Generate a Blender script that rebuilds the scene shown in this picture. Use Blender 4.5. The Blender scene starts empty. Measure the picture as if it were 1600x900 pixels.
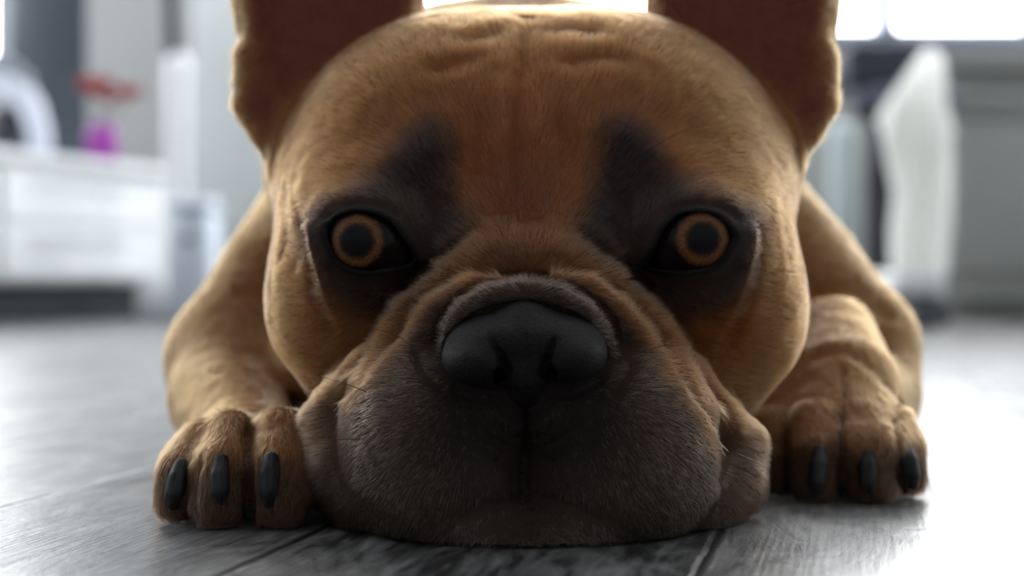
import bpy, bmesh, math, os
import numpy as np
from mathutils import Vector, Matrix, noise as mnoise

QUICK = 0          # 0 = full detail
FUR = 1
R = np.random.default_rng(7)
# ------------------------------------------------------------------ camera, world, light, exposure
F = 2222.22                     # focal length in pixels of the 1600 x 900 frame (50 mm on 36 mm)
CAMH = 0.0668                   # camera height over the floor, metres
HOR = 430.0                     # pixel row of the horizon
sc = bpy.context.scene
COL = sc.collection
cam_d = bpy.data.cameras.new('camera')
cam = bpy.data.objects.new('camera', cam_d); COL.objects.link(cam)
cam.location = (0, 0, CAMH); cam.rotation_euler = (math.pi/2, 0, 0)
cam_d.lens = 50; cam_d.sensor_width = 36; cam_d.clip_start = 0.01
cam_d.shift_y = (HOR-450)/1600.0
cam_d.dof.use_dof = True; cam_d.dof.focus_distance = 0.362
cam_d.dof.aperture_fstop = 50/7.5
sc.camera = cam
sc.view_settings.view_transform = 'Standard'
try: sc.view_settings.look = 'None'
except Exception: pass
sc.view_settings.gamma = 1.0
sc.view_settings.use_curve_mapping = False
sc.view_settings.exposure = -0.75

world = bpy.data.worlds.new('overcast_sky'); sc.world = world; world.use_nodes = True
wn = world.node_tree.nodes; wl = world.node_tree.links; wn.clear()
wo = wn.new('ShaderNodeOutputWorld'); wb = wn.new('ShaderNodeBackground')
wb.inputs['Color'].default_value = (0.95, 0.975, 1.0, 1); wb.inputs['Strength'].default_value = 23.0
wl.new(wb.outputs[0], wo.inputs[0])

# the room: x -1.55..1.75, y -1.7..2.75, z 0..2.4 ; daylight enters through openings in the back, left and right walls
RX0, RX1, RY0, RY1, RZ = -1.55, 1.75, -1.7, 2.75, 2.4
BW = (-0.30, 1.03, 0.515, 2.15)          # back window x0,x1,z0,z1
LW = (1.45, 2.30, 0.60, 1.15)             # unseen left window, placed and sized to light the cabinet: y0,y1,z0,z1
RW = (1.75, 2.45, 0.62, 1.15)             # unseen right window, added for light on the cabinet: y0,y1,z0,z1
GD = (1.20, 1.72, 0.36, 2.15)            # unseen tall back-wall window, added for the floor reflection and rim light
SW = (-1.46, -0.978, 0.46, 2.05)         # narrow second back window at the left edge
def portal(name, loc, rot, sx, sy):
    l = bpy.data.lights.new(name, 'AREA'); l.shape = 'RECTANGLE'; l.size = sx; l.size_y = sy
    l.cycles.is_portal = True
    o = bpy.data.objects.new(name, l); COL.objects.link(o); o.location = loc; o.rotation_euler = rot
portal('daylight_back', ((BW[0]+BW[1])/2, RY1+0.02, (BW[2]+BW[3])/2), (-math.pi/2, 0, 0), BW[1]-BW[0], BW[3]-BW[2])
portal('daylight_tall', ((GD[0]+GD[1])/2, RY1+0.02, (GD[2]+GD[3])/2), (-math.pi/2, 0, 0), GD[1]-GD[0], GD[3]-GD[2])
portal('daylight_side', ((SW[0]+SW[1])/2, RY1+0.02, (SW[2]+SW[3])/2), (-math.pi/2, 0, 0), SW[1]-SW[0], SW[3]-SW[2])
portal('daylight_left', (RX0-0.02, (LW[0]+LW[1])/2, (LW[2]+LW[3])/2), (0, -math.pi/2, 0), LW[3]-LW[2], LW[1]-LW[0])
portal('daylight_right', (RX1+0.02, (RW[0]+RW[1])/2, (RW[2]+RW[3])/2), (0, math.pi/2, 0), RW[3]-RW[2], RW[1]-RW[0])

# ------------------------------------------------------------------ helpers
def P(px, py, d):
    return ((px-800.0)*d/F, d, CAMH-(py-HOR)*d/F)
def tag(o, label=None, cat=None, group=None, kind=None):
    if label: o['label'] = label
    if cat: o['category'] = cat
    if group: o['group'] = group
    if kind: o['kind'] = kind
    return o
def new_obj(name, me, mat=None, parent=None):
    o = bpy.data.objects.new(name, me); COL.objects.link(o)
    if mat: me.materials.append(mat)
    if parent: o.parent = parent
    return o
def npmesh(name, V, Q):
    me = bpy.data.meshes.new(name)
    V = np.ascontiguousarray(V, np.float32); Q = np.ascontiguousarray(Q, np.int32)
    n = Q.shape[1]
    me.vertices.add(len(V)); me.vertices.foreach_set('co', V.ravel())
    me.loops.add(Q.size); me.loops.foreach_set('vertex_index', Q.ravel())
    me.polygons.add(len(Q)); me.polygons.foreach_set('loop_start', np.arange(len(Q), dtype=np.int32)*n)
    try: me.polygons.foreach_set('loop_total', np.full(len(Q), n, np.int32))
    except Exception: pass
    me.polygons.foreach_set('use_smooth', np.ones(len(Q), bool))
    me.update(calc_edges=True); me.validate()
    return me
def set_col(me, name, C):
    a = me.attributes.new(name, 'FLOAT_COLOR', 'POINT')
    A = np.ones((len(C), 4), np.float32); A[:, :3] = C
    a.data.foreach_set('color', A.ravel())
def sstep(a, b, x):
    t = np.clip((x-a)/(b-a), 0, 1); return t*t*(3-2*t)
def srgb(r, g, b):
    f = lambda c: (c/255/12.92) if c/255 <= 0.04045 else ((c/255+0.055)/1.055)**2.4
    return (f(r), f(g), f(b))
# smooth value noise on arrays
_NT = R.random((64, 64, 64)).astype(np.float32)
def vnoise(p):
    i = np.floor(p).astype(int); f = p-i; f = f*f*(3-2*f); i = i & 63; j = (i+1) & 63
    def g(a, b, c): return _NT[a[:, 0], b[:, 1], c[:, 2]]
    x = f[:, 0]; y = f[:, 1]; z = f[:, 2]
    c00 = g(i, i, i)*(1-x)+g(j, i, i)*x; c10 = g(i, j, i)*(1-x)+g(j, j, i)*x
    c01 = g(i, i, j)*(1-x)+g(j, i, j)*x; c11 = g(i, j, j)*(1-x)+g(j, j, j)*x
    return (c00*(1-y)+c10*y)*(1-z)+(c01*(1-y)+c11*y)*z

# ------------------------------------------------------------------ implicit-surface sculpting kit
class Prim:
    """kind, op (+1 add, -1 carve), k blend radius, centre and bounding radius for culling"""
    def __init__(s, fn, c, rad, op, k, grp): s.fn, s.c, s.rad, s.op, s.k, s.grp = fn, np.array(c), rad, op, k, grp
def ell(c, r, rot=0, k=6, op=1, grp='head', yaw=0):
    """ellipsoid: centre (px,py,depth), radii (px,px,metres), image-plane rotation in degrees (counter-clockwise)"""
    C = np.array(P(*c)); s = c[2]/F
    rad = np.array([r[0]*s, r[2], r[1]*s])
    a = math.radians(rot); ca, sa = math.cos(a), math.sin(a)
    b = math.radians(yaw); cb, sb = math.cos(b), math.sin(b)
    def fn(X, Y, Z):
        x = X-C[0]; y = Y-C[1]; z = Z-C[2]
        if yaw: x, y = x*cb+y*sb, -x*sb+y*cb
        u = x*ca+z*sa; w = -x*sa+z*ca
        u2 = u/rad[0]; v2 = y/rad[1]; w2 = w/rad[2]
        k0 = np.sqrt(u2*u2+v2*v2+w2*w2)+1e-9
        k1 = np.sqrt((u2/rad[0])**2+(v2/rad[1])**2+(w2/rad[2])**2)+1e-9
        return k0*(k0-1)/k1
    return Prim(fn, C, rad.max(), op, k*0.001, grp)
def cap(pts, k=4, op=1, grp='head', world=False):
    """chain of round-cone links; points (px,py,depth,radius px) or world (x,y,z,radius m)"""
    if world: A = np.array([p[:3] for p in pts], float); rr = np.array([p[3] for p in pts], float)
    else: A = np.array([P(*p[:3]) for p in pts]); rr = np.array([p[3]*p[2]/F for p in pts])
    c = (A.min(0)+A.max(0))/2; rad = np.linalg.norm(A-c, axis=1).max()+rr.max()
    def fn(X, Y, Z):
        best = None
        for i in range(len(A)-1):
            a = A[i]; ba = A[i+1]-a; L = ba@ba+1e-12
            x = X-a[0]; y = Y-a[1]; z = Z-a[2]
            t = np.clip((x*ba[0]+y*ba[1]+z*ba[2])/L, 0, 1)
            d = np.sqrt((x-t*ba[0])**2+(y-t*ba[1])**2+(z-t*ba[2])**2)-(rr[i]*(1-t)+rr[i+1]*t)
            best = d if best is None else np.minimum(best, d)
        return best
    return Prim(fn, c, rad, op, k*0.001, grp)
def poly_sd(px, py, poly):
    """signed distance (pixels) to a closed polygon, negative inside"""
    V = np.array(poly, float); n = len(V)
    d = np.full(px.shape, 1e18); s = np.ones(px.shape)
    for i in range(n):
        a = V[i]; b = V[i-1]; e = b-a
        wx = px-a[0]; wy = py-a[1]
        t = np.clip((wx*e[0]+wy*e[1])/(e@e), 0, 1)
        d = np.minimum(d, (wx-e[0]*t)**2+(wy-e[1]*t)**2)
        c1 = py >= a[1]; c2 = py < b[1]; c3 = e[0]*wy > e[1]*wx
        flip = (c1 & c2 & c3) | (~c1 & ~c2 & ~c3)
        s = np.where(flip, -s, s)
    return s*np.sqrt(d)
def line_sd(px, py, line):
    """distance and signed side (positive = to the right of travel seen in the image, y down) to an open polyline, and parameter 0..1"""
    V = np.array(line, float)
    best = np.full(px.shape, 1e18); sg = np.ones(px.shape); tt = np.zeros(px.shape)
    seg = np.linalg.norm(V[1:]-V[:-1], axis=1); cum = np.concatenate([[0], np.cumsum(seg)]); tot = cum[-1]
    for i in range(len(V)-1):
        a = V[i]; e = V[i+1]-a
        wx = px-a[0]; wy = py-a[1]
        t = np.clip((wx*e[0]+wy*e[1])/(e@e), 0, 1)
        dd = (wx-e[0]*t)**2+(wy-e[1]*t)**2
        m = dd < best
        best = np.where(m, dd, best)
        sg = np.where(m, np.sign(e[0]*wy-e[1]*wx), sg)
        tt = np.where(m, (cum[i]+t*seg[i])/tot, tt)
    return np.sqrt(best), sg, tt
def smooth_line(line, n=8):
    V = np.array(line, float); out = []
    for i in range(len(V)-1):
        p0 = V[max(i-1, 0)]; p1 = V[i]; p2 = V[i+1]; p3 = V[min(i+2, len(V)-1)]
        for j in range(n):
            t = j/n
            out.append(0.5*((2*p1)+(-p0+p2)*t+(2*p0-5*p1+4*p2-p3)*t*t+(-p0+3*p1-3*p2+p3)*t**3))
    out.append(V[-1]); return np.array(out)
def smooth_poly(poly, n=5):
    V = np.array(poly, float); N = len(V); out = []
    for i in range(N):
        p0 = V[i-1]; p1 = V[i]; p2 = V[(i+1) % N]; p3 = V[(i+2) % N]
        for j in range(n):
            t = j/n
            out.append(0.5*((2*p1)+(-p0+p2)*t+(2*p0-5*p1+4*p2-p3)*t*t+(-p0+3*p1-3*p2+p3)*t**3))
    return np.array(out)
def hole(poly, d0, d1, k=1.5, op=-1, grp='head', shrink=0.0):
    """a prism along the line of sight through a closed outline between two depths"""
    c = np.mean(poly, 0); C = np.array(P(c[0], c[1], (d0+d1)/2)); dm = (d0+d1)/2
    rad = np.linalg.norm(np.array(poly)-c, axis=1).max()*d1/F+(d1-d0)/2
    sp = smooth_poly(poly)
    def fn(X, Y, Z):
        Ys = np.maximum(Y, 0.05)
        px = 800+F*X/Ys; py = HOR-F*(Z-CAMH)/Ys
        s = poly_sd(px, py, sp)*Ys/F+shrink
        return np.maximum(s, np.abs(Y-dm)-(d1-d0)/2)
    return Prim(fn, C, rad, op, k*0.001, grp)
def union(prims, k=4, grp='head'):
    """several prims blended among themselves, then joined to the rest with a tight seam"""
    c = np.mean([p.c for p in prims], 0); rad = max(np.linalg.norm(p.c-c)+p.rad for p in prims)
    def fn(X, Y, Z): return field(prims, X, Y, Z)
    return Prim(fn, c, rad, 1, k*0.001, grp)
def field(prims, X, Y, Z):
    f = np.full(X.shape, 0.05)
    for p in prims:
        g = p.fn(X, Y, Z)
        if p.op > 0:
            h = np.clip(0.5+0.5*(f-g)/p.k, 0, 1); f = f*(1-h)+g*h-p.k*h*(1-h)
        else:
            h = np.clip(0.5-0.5*(f+g)/p.k, 0, 1); f = f*(1-h)-g*h+p.k*h*(1-h)
    return f
def polygonize(prims, ax, ay, az, B=24):
    """naive surface nets over a (possibly non-uniform) axis-aligned lattice, evaluated only near the surface"""
    nx, ny, nz = len(ax), len(ay), len(az)
    ids, pos, quads = [], [], []
    cc = np.array([p.c for p in prims]); rr = np.array([p.rad for p in prims]); kk = np.array([p.k for p in prims])
    for i0 in range(0, nx-1, B):
        i1 = min(i0+B, nx-1)
        for j0 in range(0, ny-1, B):
            j1 = min(j0+B, ny-1)
            for k0 in range(0, nz-1, B):
                k1 = min(k0+B, nz-1)
                lo = np.array([ax[i0], ay[j0], az[k0]]); hi = np.array([ax[i1], ay[j1], az[k1]])
                c = (lo+hi)/2; hr = np.linalg.norm(hi-lo)/2
                dist = np.linalg.norm(np.maximum(np.maximum(lo-cc, cc-hi), 0), axis=1)
                near = np.where(dist < rr+kk+0.002)[0]
                if len(near) == 0 or not any(prims[q].op > 0 for q in near): continue
                sub = [prims[q] for q in near]
                # coarse test
                tx = np.linspace(lo[0], hi[0], 4); ty = np.linspace(lo[1], hi[1], 4); tz = np.linspace(lo[2], hi[2], 4)
                T = np.meshgrid(tx, ty, tz, indexing='ij')
                ft = field(sub, *T)
                if ft.min() > hr*0.55 or ft.max() < -hr*0.55: continue
                a0, b0, c0 = max(i0-1, 0), max(j0-1, 0), max(k0-1, 0)
                X, Y, Z = np.meshgrid(ax[a0:i1+1], ay[b0:j1+1], az[c0:k1+1], indexing='ij')
                f = field(sub, X, Y, Z)
                ins = f < 0
                if not ins.any() or ins.all(): continue
                n = np.array(f.shape)-1
                cnt = np.zeros(n, np.int8)
                for dx in (0, 1):
                    for dy in (0, 1):
                        for dz in (0, 1): cnt += ins[dx:dx+n[0], dy:dy+n[1], dz:dz+n[2]]
                I, J, K = np.where((cnt > 0) & (cnt < 8))
                if len(I) == 0: continue
                acc = np.zeros((len(I), 3)); w = np.zeros(len(I))
                LX, LY, LZ = ax[a0:i1+1], ay[b0:j1+1], az[c0:k1+1]
                for axis in range(3):
                    for u in (0, 1):
                        for v in (0, 1):
                            o = [0, 0, 0]; oth = [q for q in range(3) if q != axis]; o[oth[0]] = u; o[oth[1]] = v
                            e = list(o); e[axis] = 1
                            fa = f[I+o[0], J+o[1], K+o[2]]; fb = f[I+e[0], J+e[1], K+e[2]]
                            m = (fa < 0) != (fb < 0)
                            t = np.where(m, fa/(fa-fb+1e-20), 0)
                            pa = np.stack([LX[I+o[0]], LY[J+o[1]], LZ[K+o[2]]], 1); pb = np.stack([LX[I+e[0]], LY[J+e[1]], LZ[K+e[2]]], 1)
                            acc += m[:, None]*(pa+t[:, None]*(pb-pa)); w += m
                pos.append(acc/w[:, None]); ids.append(((I+a0).astype(np.int64)*ny+(J+b0))*nz+(K+c0))
                # faces for lattice edges owned by this block
                for axis in range(3):
                    oth = [(1, 2), (2, 0), (0, 1)][axis]
                    st = np.array([i0-a0, j0-b0, k0-c0]); en = np.array(f.shape).copy()
                    en -= 1   # own points i0..i1-1
                    for q in oth: st[q] = max(st[q], 1)
                    sl = tuple(slice(st[q], en[q]) for q in range(3))
                    s2 = tuple(slice(st[q]+(q == axis), en[q]+(q == axis)) for q in range(3))
                    A_ = ins[sl]; B_ = ins[s2]
                    m = A_ != B_
                    if not m.any(): continue
                    idx = np.stack(np.where(m), 1)+st; flip = A_[m]
                    def cid(d):
                        q = idx+np.array([a0, b0, c0])-d
                        return (q[:, 0].astype(np.int64)*ny+q[:, 1])*nz+q[:, 2]
                    e1 = np.eye(3, dtype=int)[oth[0]]; e2 = np.eye(3, dtype=int)[oth[1]]
                    q = np.stack([cid(e1+e2), cid(e2), cid(e1*0), cid(e1)], 1)
                    q[~flip] = q[~flip][:, ::-1]
                    quads.append(q)
    ids = np.concatenate(ids); pos = np.concatenate(pos); quads = np.concatenate(quads)
    uid, first = np.unique(ids, return_index=True)
    V = pos[first]; Q = np.searchsorted(uid, quads); Q = np.minimum(Q, len(uid)-1)
    ok = (uid[Q] == quads).all(1)
    return V, Q[ok]
def vnormals(V, Q):
    n = np.cross(V[Q[:, 2]]-V[Q[:, 0]], V[Q[:, 3]]-V[Q[:, 1]]) if Q.shape[1] == 4 else np.cross(V[Q[:, 1]]-V[Q[:, 0]], V[Q[:, 2]]-V[Q[:, 0]])
    N = np.zeros_like(V)
    for c in range(3):
        N[:, c] = sum(np.bincount(Q[:, q], n[:, c], len(V)) for q in range(Q.shape[1]))
    return N/(np.linalg.norm(N, axis=1)[:, None]+1e-12)
def relax(V, Q, it=2, lam=0.5, w=None):
    E = np.concatenate([Q[:, [i, (i+1) % Q.shape[1]]] for i in range(Q.shape[1])])
    deg = np.bincount(E[:, 0], minlength=len(V))+np.bincount(E[:, 1], minlength=len(V))
    for _ in range(it):
        S = np.zeros_like(V)
        for c in range(3):
            S[:, c] = np.bincount(E[:, 0], V[E[:, 1], c], len(V))+np.bincount(E[:, 1], V[E[:, 0], c], len(V))
        m = S/np.maximum(deg, 1)[:, None]-V
        V = V+lam*m*(1 if w is None else w[:, None])
    return V
def axis_pts(segs):
    out = [segs[0][0]]
    for a, b, h0, h1 in segs:
        x = a; L = b-a
        while x < b-1e-6:
            h = h0+(h1-h0)*((x-a)/L); x += h; out.append(x)
    return np.array(out)
# ------------------------------------------------------------------ the dog: one continuous body
EYE_L = dict(c=(571, 379), iris=(566, 378), r=42, pupil=(569, 373), pr=24)
EYE_R = dict(c=(1088, 377), iris=(1088, 375), r=43, pupil=(1090, 373), pr=23)
EYE_R_M = 0.0136; EYE_D = 0.3900
OPEN_L = [(509, 364), (516, 348), (530, 337), (556, 331), (587, 335), (610, 348), (627, 370), (640, 391), (645, 409), (623, 416), (594, 421), (570, 423), (544, 418), (526, 405), (514, 385)]
OPEN_R = [(1012, 415), (1024, 391), (1032, 371), (1042, 353), (1058, 339), (1077, 332), (1104, 333), (1125, 343), (1139, 357), (1147, 371), (1139, 384), (1132, 398), (1119, 411), (1097, 420), (1068, 423), (1039, 421)]
D = []
# torso, neck, haunches (behind the head)
D += [ell((822, 395, 0.72), (330, 240, 0.21), k=20, grp='torso'),
      ell((822, 430, 0.93), (290, 190, 0.16), k=25, grp='torso'),
      ell((812, 262, 0.545), (395, 264, 0.075), k=25, grp='torso'),
      cap([(775, 22, 0.52, 16), (812, 16, 0.525, 20), (848, 22, 0.52, 16)], k=8, grp='torso'),
      ell((822, 560, 0.520), (405, 150, 0.07), k=12, grp='torso'),
      cap([(-0.075, 0.86, 0.075, 0.055), (-0.10, 0.78, 0.055, 0.045), (-0.105, 0.93, 0.03, 0.025), (-0.105, 0.80, 0.018, 0.018)], k=15, grp='torso', world=True),
      cap([(0.085, 0.86, 0.075, 0.055), (0.11, 0.78, 0.055, 0.045), (0.115, 0.93, 0.03, 0.025), (0.115, 0.80, 0.018, 0.018)], k=15, grp='torso', world=True),
      cap([(0.0, 1.05, 0.11, 0.02), (0.0, 1.085, 0.105, 0.012)], k=10, grp='torso', world=True)]
# fore legs
D += [cap([(525, 350, 0.585, 120), (440, 440, 0.555, 100), (368, 560, 0.53, 98)], k=16, grp='leg'),
      cap([(368, 560, 0.53, 98), (352, 622, 0.50, 86), (385, 690, 0.455, 80), (392, 725, 0.42, 70)], k=10, grp='leg'),
      cap([(1150, 350, 0.585, 120), (1235, 430, 0.57, 108), (1318, 530, 0.545, 100)], k=16, grp='leg'),
      cap([(1340, 545, 0.545, 92), (1352, 615, 0.525, 84), (1335, 640, 0.50, 80)], k=8, grp='leg'),
      cap([(1300, 530, 0.49, 66), (1315, 600, 0.465, 84), (1318, 665, 0.448, 84)], k=7, grp='leg')]
# left paw
D += [ell((385, 725, 0.412), (128, 78, 0.036), k=8, grp='paw'),
      cap([(318, 690, 0.398, 34), (286, 735, 0.388, 38), (280, 778, 0.384, 38)], k=2.6, grp='paw'),
      cap([(362, 680, 0.396, 40), (348, 728, 0.382, 44), (342, 782, 0.3775, 46)], k=2.4, grp='paw'),
      cap([(440, 676, 0.394, 42), (438, 728, 0.382, 46), (440, 782, 0.378, 47)], k=2.4, grp='paw'),
      cap([(500, 700, 0.414, 34), (498, 762, 0.405, 36)], k=2.5, grp='paw')]
# right paw
D += [ell((1318, 690, 0.448), (112, 70, 0.034), k=8, grp='paw'),
      cap([(1212, 668, 0.444, 28), (1213, 725, 0.434, 32), (1213, 745, 0.432, 31)], k=2.2, grp='paw'),
      cap([(1272, 658, 0.434, 36), (1274, 705, 0.424, 39), (1275, 750, 0.4205, 39)], k=2.2, grp='paw'),
      cap([(1342, 658, 0.434, 38), (1356, 705, 0.424, 42), (1360, 748, 0.4205, 43)], k=2.2, grp='paw'),
      cap([(1392, 660, 0.440, 32), (1410, 700, 0.432, 34), (1413, 742, 0.429, 34)], k=2.2, grp='paw')]
D += [cap([(1236, 590, 0.468, 44), (1222, 640, 0.456, 36), (1212, 690, 0.444, 28)], k=6, grp='leg')]
# ears
for s, X in ((1, lambda x: x), (-1, lambda x: 1673-x)):
    D += [ell((X(512), -20, 0.466), (150, 262, 0.028), rot=4*s, k=8, grp='ear'),
          cap([(X(398), 95, 0.452, 33), (X(402), 160, 0.450, 38), (X(420), 205, 0.448, 30), (X(452), 250, 0.446, 26)], k=6, grp='ear'),
          ell((X(516), -28, 0.437), (136, 262, 0.027), rot=4*s, k=5, op=-1, grp='ear'),
          cap([(X(424), 105, 0.440, 26), (X(432), 165, 0.440, 26), (X(448), 212, 0.439, 20)], k=6, op=-1, grp='ear'),
          ell((X(398), 150, 0.437), (17, 38, 0.006), k=3, op=-1, grp='ear')]
# skull, forehead, cheeks
D += [ell((836, 275, 0.462), (408, 252, 0.074), k=6),
      ell((700, 180, 0.438), (170, 128, 0.040), k=18),
      ell((960, 180, 0.438), (170, 128, 0.040), k=18),
      ell((570, 380, 0.430), (128, 150, 0.046), k=16),
      ell((1095, 380, 0.430), (128, 150, 0.046), k=16),
      ell((545, 485, 0.428), (122, 122, 0.036), k=14),
      ell((1128, 490, 0.428), (126, 135, 0.036), k=14),
      ell((822, 420, 0.425), (200, 150, 0.052), k=16),
      ell((836, 620, 0.435), (320, 175, 0.060), k=16)]
# brows
D += [cap([(690, 232, 0.402, 44), (660, 268, 0.399, 50), (600, 298, 0.400, 42), (540, 312, 0.408, 34)], k=10),
      cap([(972, 232, 0.402, 44), (1005, 268, 0.399, 50), (1062, 298, 0.400, 42), (1120, 312, 0.408, 34)], k=10)]
# outer lip folds that drape on the floor
D += [cap([(552, 610, 0.392, 42), (520, 668, 0.3885, 51), (541, 735, 0.381, 68), (598, 787, 0.377, 74)], k=3.5),
      cap([(1112, 650, 0.395, 42), (1142, 695, 0.394, 51), (1130, 752, 0.389, 66), (1060, 787, 0.380, 76)], k=3.5)]
# diagonal folds from nose bridge to cheeks
D += [cap([(812, 404, 0.381, 26), (752, 408, 0.378, 28), (695, 446, 0.374, 30), (645, 496, 0.373, 32), (606, 548, 0.376, 35), (570, 590, 0.381, 39), (538, 632, 0.386, 44), (522, 672, 0.3875, 49)], k=3.2),
      cap([(812, 404, 0.381, 26), (885, 406, 0.378, 28), (945, 446, 0.374, 30), (998, 496, 0.373, 32), (1044, 554, 0.376, 34), (1086, 612, 0.382, 38), (1120, 662, 0.388, 43), (1140, 700, 0.392, 50)], k=3.2)]
# muzzle block
D += [union([ell((822, 600, 0.394), (225, 150, 0.043), k=14),
      ell((672, 660, 0.383), (138, 160, 0.036), rot=-8, k=8),
      ell((972, 662, 0.383), (146, 162, 0.036), rot=8, k=8),
      ell((694, 752, 0.380), (148, 108, 0.032), k=9),
      ell((966, 752, 0.380), (148, 106, 0.032), k=9),
      ell((822, 818, 0.380), (225, 50, 0.034), k=8)], k=3.0)]
# outer secondary roll
D += [cap([(655, 545, 0.364, 24), (672, 505, 0.3615, 24), (702, 470, 0.3605, 23), (740, 450, 0.361, 20), (775, 446, 0.362, 16)], k=2.6),
      cap([(870, 442, 0.362, 16), (920, 452, 0.361, 22), (962, 485, 0.3605, 24), (992, 530, 0.3625, 25), (1010, 575, 0.366, 24)], k=2.6)]
# nose roll
D += [cap([(700, 572, 0.3585, 14), (703, 545, 0.3560, 19), (708, 515, 0.3535, 22), (730, 486, 0.352, 24), (768, 466, 0.351, 25), (820, 459, 0.3505, 26), (870, 464, 0.351, 25), (906, 486, 0.352, 24), (932, 516, 0.3540, 21), (948, 548, 0.357, 16), (950, 575, 0.3595, 12)], k=1.6)]
# pit that seats the nose leather
D += [ell((820, 545, 0.341), (122, 62, 0.012), k=1.6, op=-1)]
# eyeball mounds, then lids cut open
for e, op_ in ((EYE_L, OPEN_L), (EYE_R, OPEN_R)):
    c = e['c']
    D += [ell((c[0]+(4 if c[0] < 800 else -4), c[1], EYE_D+0.001), (97, 93, 0.0160), k=6)]
    C0 = np.array(P(c[0], c[1], EYE_D)); rim = []
    for q in smooth_poly(op_, 3):
        cx, cy = (q-np.array(c))*EYE_D/F
        dd = EYE_D-math.sqrt(max(EYE_R_M**2-cx*cx-cy*cy, 0.001**2))
        rim.append((q[0], q[1], dd, 7.5 if q[1] < c[1] else 6))
    rim.append(rim[0])
    D += [cap(rim, k=1.6), hole(op_, EYE_D-0.03, EYE_D+0.001, k=0.7)]
# floor contact: the underside flattens on the floor
h = 0.0022 if QUICK == 2 else (0.0012 if QUICK else 0.00068)
ax = axis_pts([(-0.205, 0.225, h, h)])
ay = axis_pts([(0.325, 0.44, h, h), (0.44, 0.60, h, 2.5*h), (0.60, 1.12, 2.5*h, 6*h)])
az = axis_pts([(0.0006, 0.262, h, h)])
BV, BQ = polygonize(D, ax, ay, az)
BV = relax(BV, BQ, 2, 0.5)
BN = vnormals(BV, BQ)

def project(V):
    Y = np.maximum(V[:, 1], 0.05)
    return 800+F*V[:, 0]/Y, HOR-F*(V[:, 2]-CAMH)/Y
px, py = project(BV)
reg = {}
for g in ('head', 'ear', 'leg', 'paw', 'torso'):
    reg[g] = field([p for p in D if p.grp == g], BV[:, 0], BV[:, 1], BV[:, 2]) if len(BV) else None
head_m = sstep(0.004, -0.001, reg['head'])*(BV[:, 1] < 0.47)
headness = head_m*sstep(0.35, -0.1, BN[:, 1])

def fold(line, hi, lo, wh, wl, fade=0.12, side=1):
    """a skin step: raised (mm) on the side, sunk on the other, widths in pixels"""
    L = smooth_line(line)
    d, s, t = line_sd(px, py, L)
    s = s*side
    env = sstep(0, fade, t)*sstep(0, fade, 1-t)*headness
    up = np.where(s > 0, hi*np.exp(-d/wh)*(1-np.exp(-d/2.5)), -lo*np.exp(-(d/wl)**2))
    return up*env*0.001
def groove(line, depth, w, fade=0.1, mask=None, prof=2):
    L = smooth_line(line)
    d, s, t = line_sd(px, py, L)
    env = sstep(0, fade, t)*sstep(0, fade, 1-t)
    return -depth*np.exp(-(d/w)**prof)*env*(headness if mask is None else mask)*0.001
def blob(c, r, amp, rot=0, mask=None):
    a = math.radians(rot); x = px-c[0]; y = py-c[1]
    u = x*math.cos(a)+y*math.sin(a); v = -x*math.sin(a)+y*math.cos(a)
    return amp*0.001*np.exp(-(u/r[0])**2-(v/r[1])**2)*(headness if mask is None else mask)
disp = np.zeros(len(BV))
# malar folds below the outer corners of the eyes (eye side raised)
disp += fold([(478, 335), (484, 365), (488, 392), (504, 453), (522, 502), (536, 526)], 2.6, 2.2, 22, 14, side=-1)
disp += fold([(1180, 340), (1178, 388), (1166, 434), (1152, 480), (1127, 526), (1106, 552)], 2.6, 2.2, 22, 14, side=1)
# temple ridges
for l, a in (([(446, 280), (450, 330), (448, 375), (436, 420)], 0.5), ([(462, 290), (468, 340), (470, 385), (462, 430)], 0.4)):
    disp += groove(l, a, 6)
# brow/forehead creases
disp += groove([(822, 30), (818, 75), (812, 130), (806, 180), (806, 230), (808, 290), (806, 345)], 1.9, 16, fade=0.2)
disp += groove([(822, 22), (820, 40), (818, 70)], 0.9, 18)
disp += groove([(700, 75), (740, 58), (790, 52), (822, 52)], 1.4, 14, fade=0.4)
disp += groove([(822, 55), (870, 44), (930, 46), (980, 62)], 1.4, 14, fade=0.4)
disp += groove([(640, 90), (690, 110), (740, 92), (790, 84)], 1.3, 15, fade=0.4)
disp += groove([(840, 84), (890, 98), (940, 90), (1010, 110)], 1.3, 15, fade=0.4)
disp += groove([(740, 150), (752, 190), (748, 240), (762, 290), (775, 330)], 1.2, 19, fade=0.35)
disp += groove([(880, 130), (874, 190), (882, 240), (870, 290), (855, 330)], 1.2, 19, fade=0.35)
disp += blob((780, 200), (24, 60), 1.2)+blob((840, 200), (24, 60), 1.2)
disp += blob((690, 225), (40, 34), 1.6)+blob((960, 220), (40, 34), 1.6)
disp += blob((820, 335), (60, 30), -2.2)
# eye surrounds
disp += groove([(498, 350), (520, 326), (556, 316), (600, 322), (630, 344)], 1.3, 7)
disp += groove([(1160, 350), (1138, 326), (1100, 316), (1060, 322), (1030, 344)], 1.3, 7)
disp += groove([(506, 408), (540, 436), (590, 446), (640, 436), (665, 418)], 1.4, 11)
disp += groove([(1158, 404), (1122, 436), (1072, 446), (1022, 436), (995, 418)], 1.4, 11)
disp += groove([(650, 410), (668, 424), (690, 428)], 1.2, 9)+groove([(1008, 416), (990, 428), (970, 430)], 1.2, 9)
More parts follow.
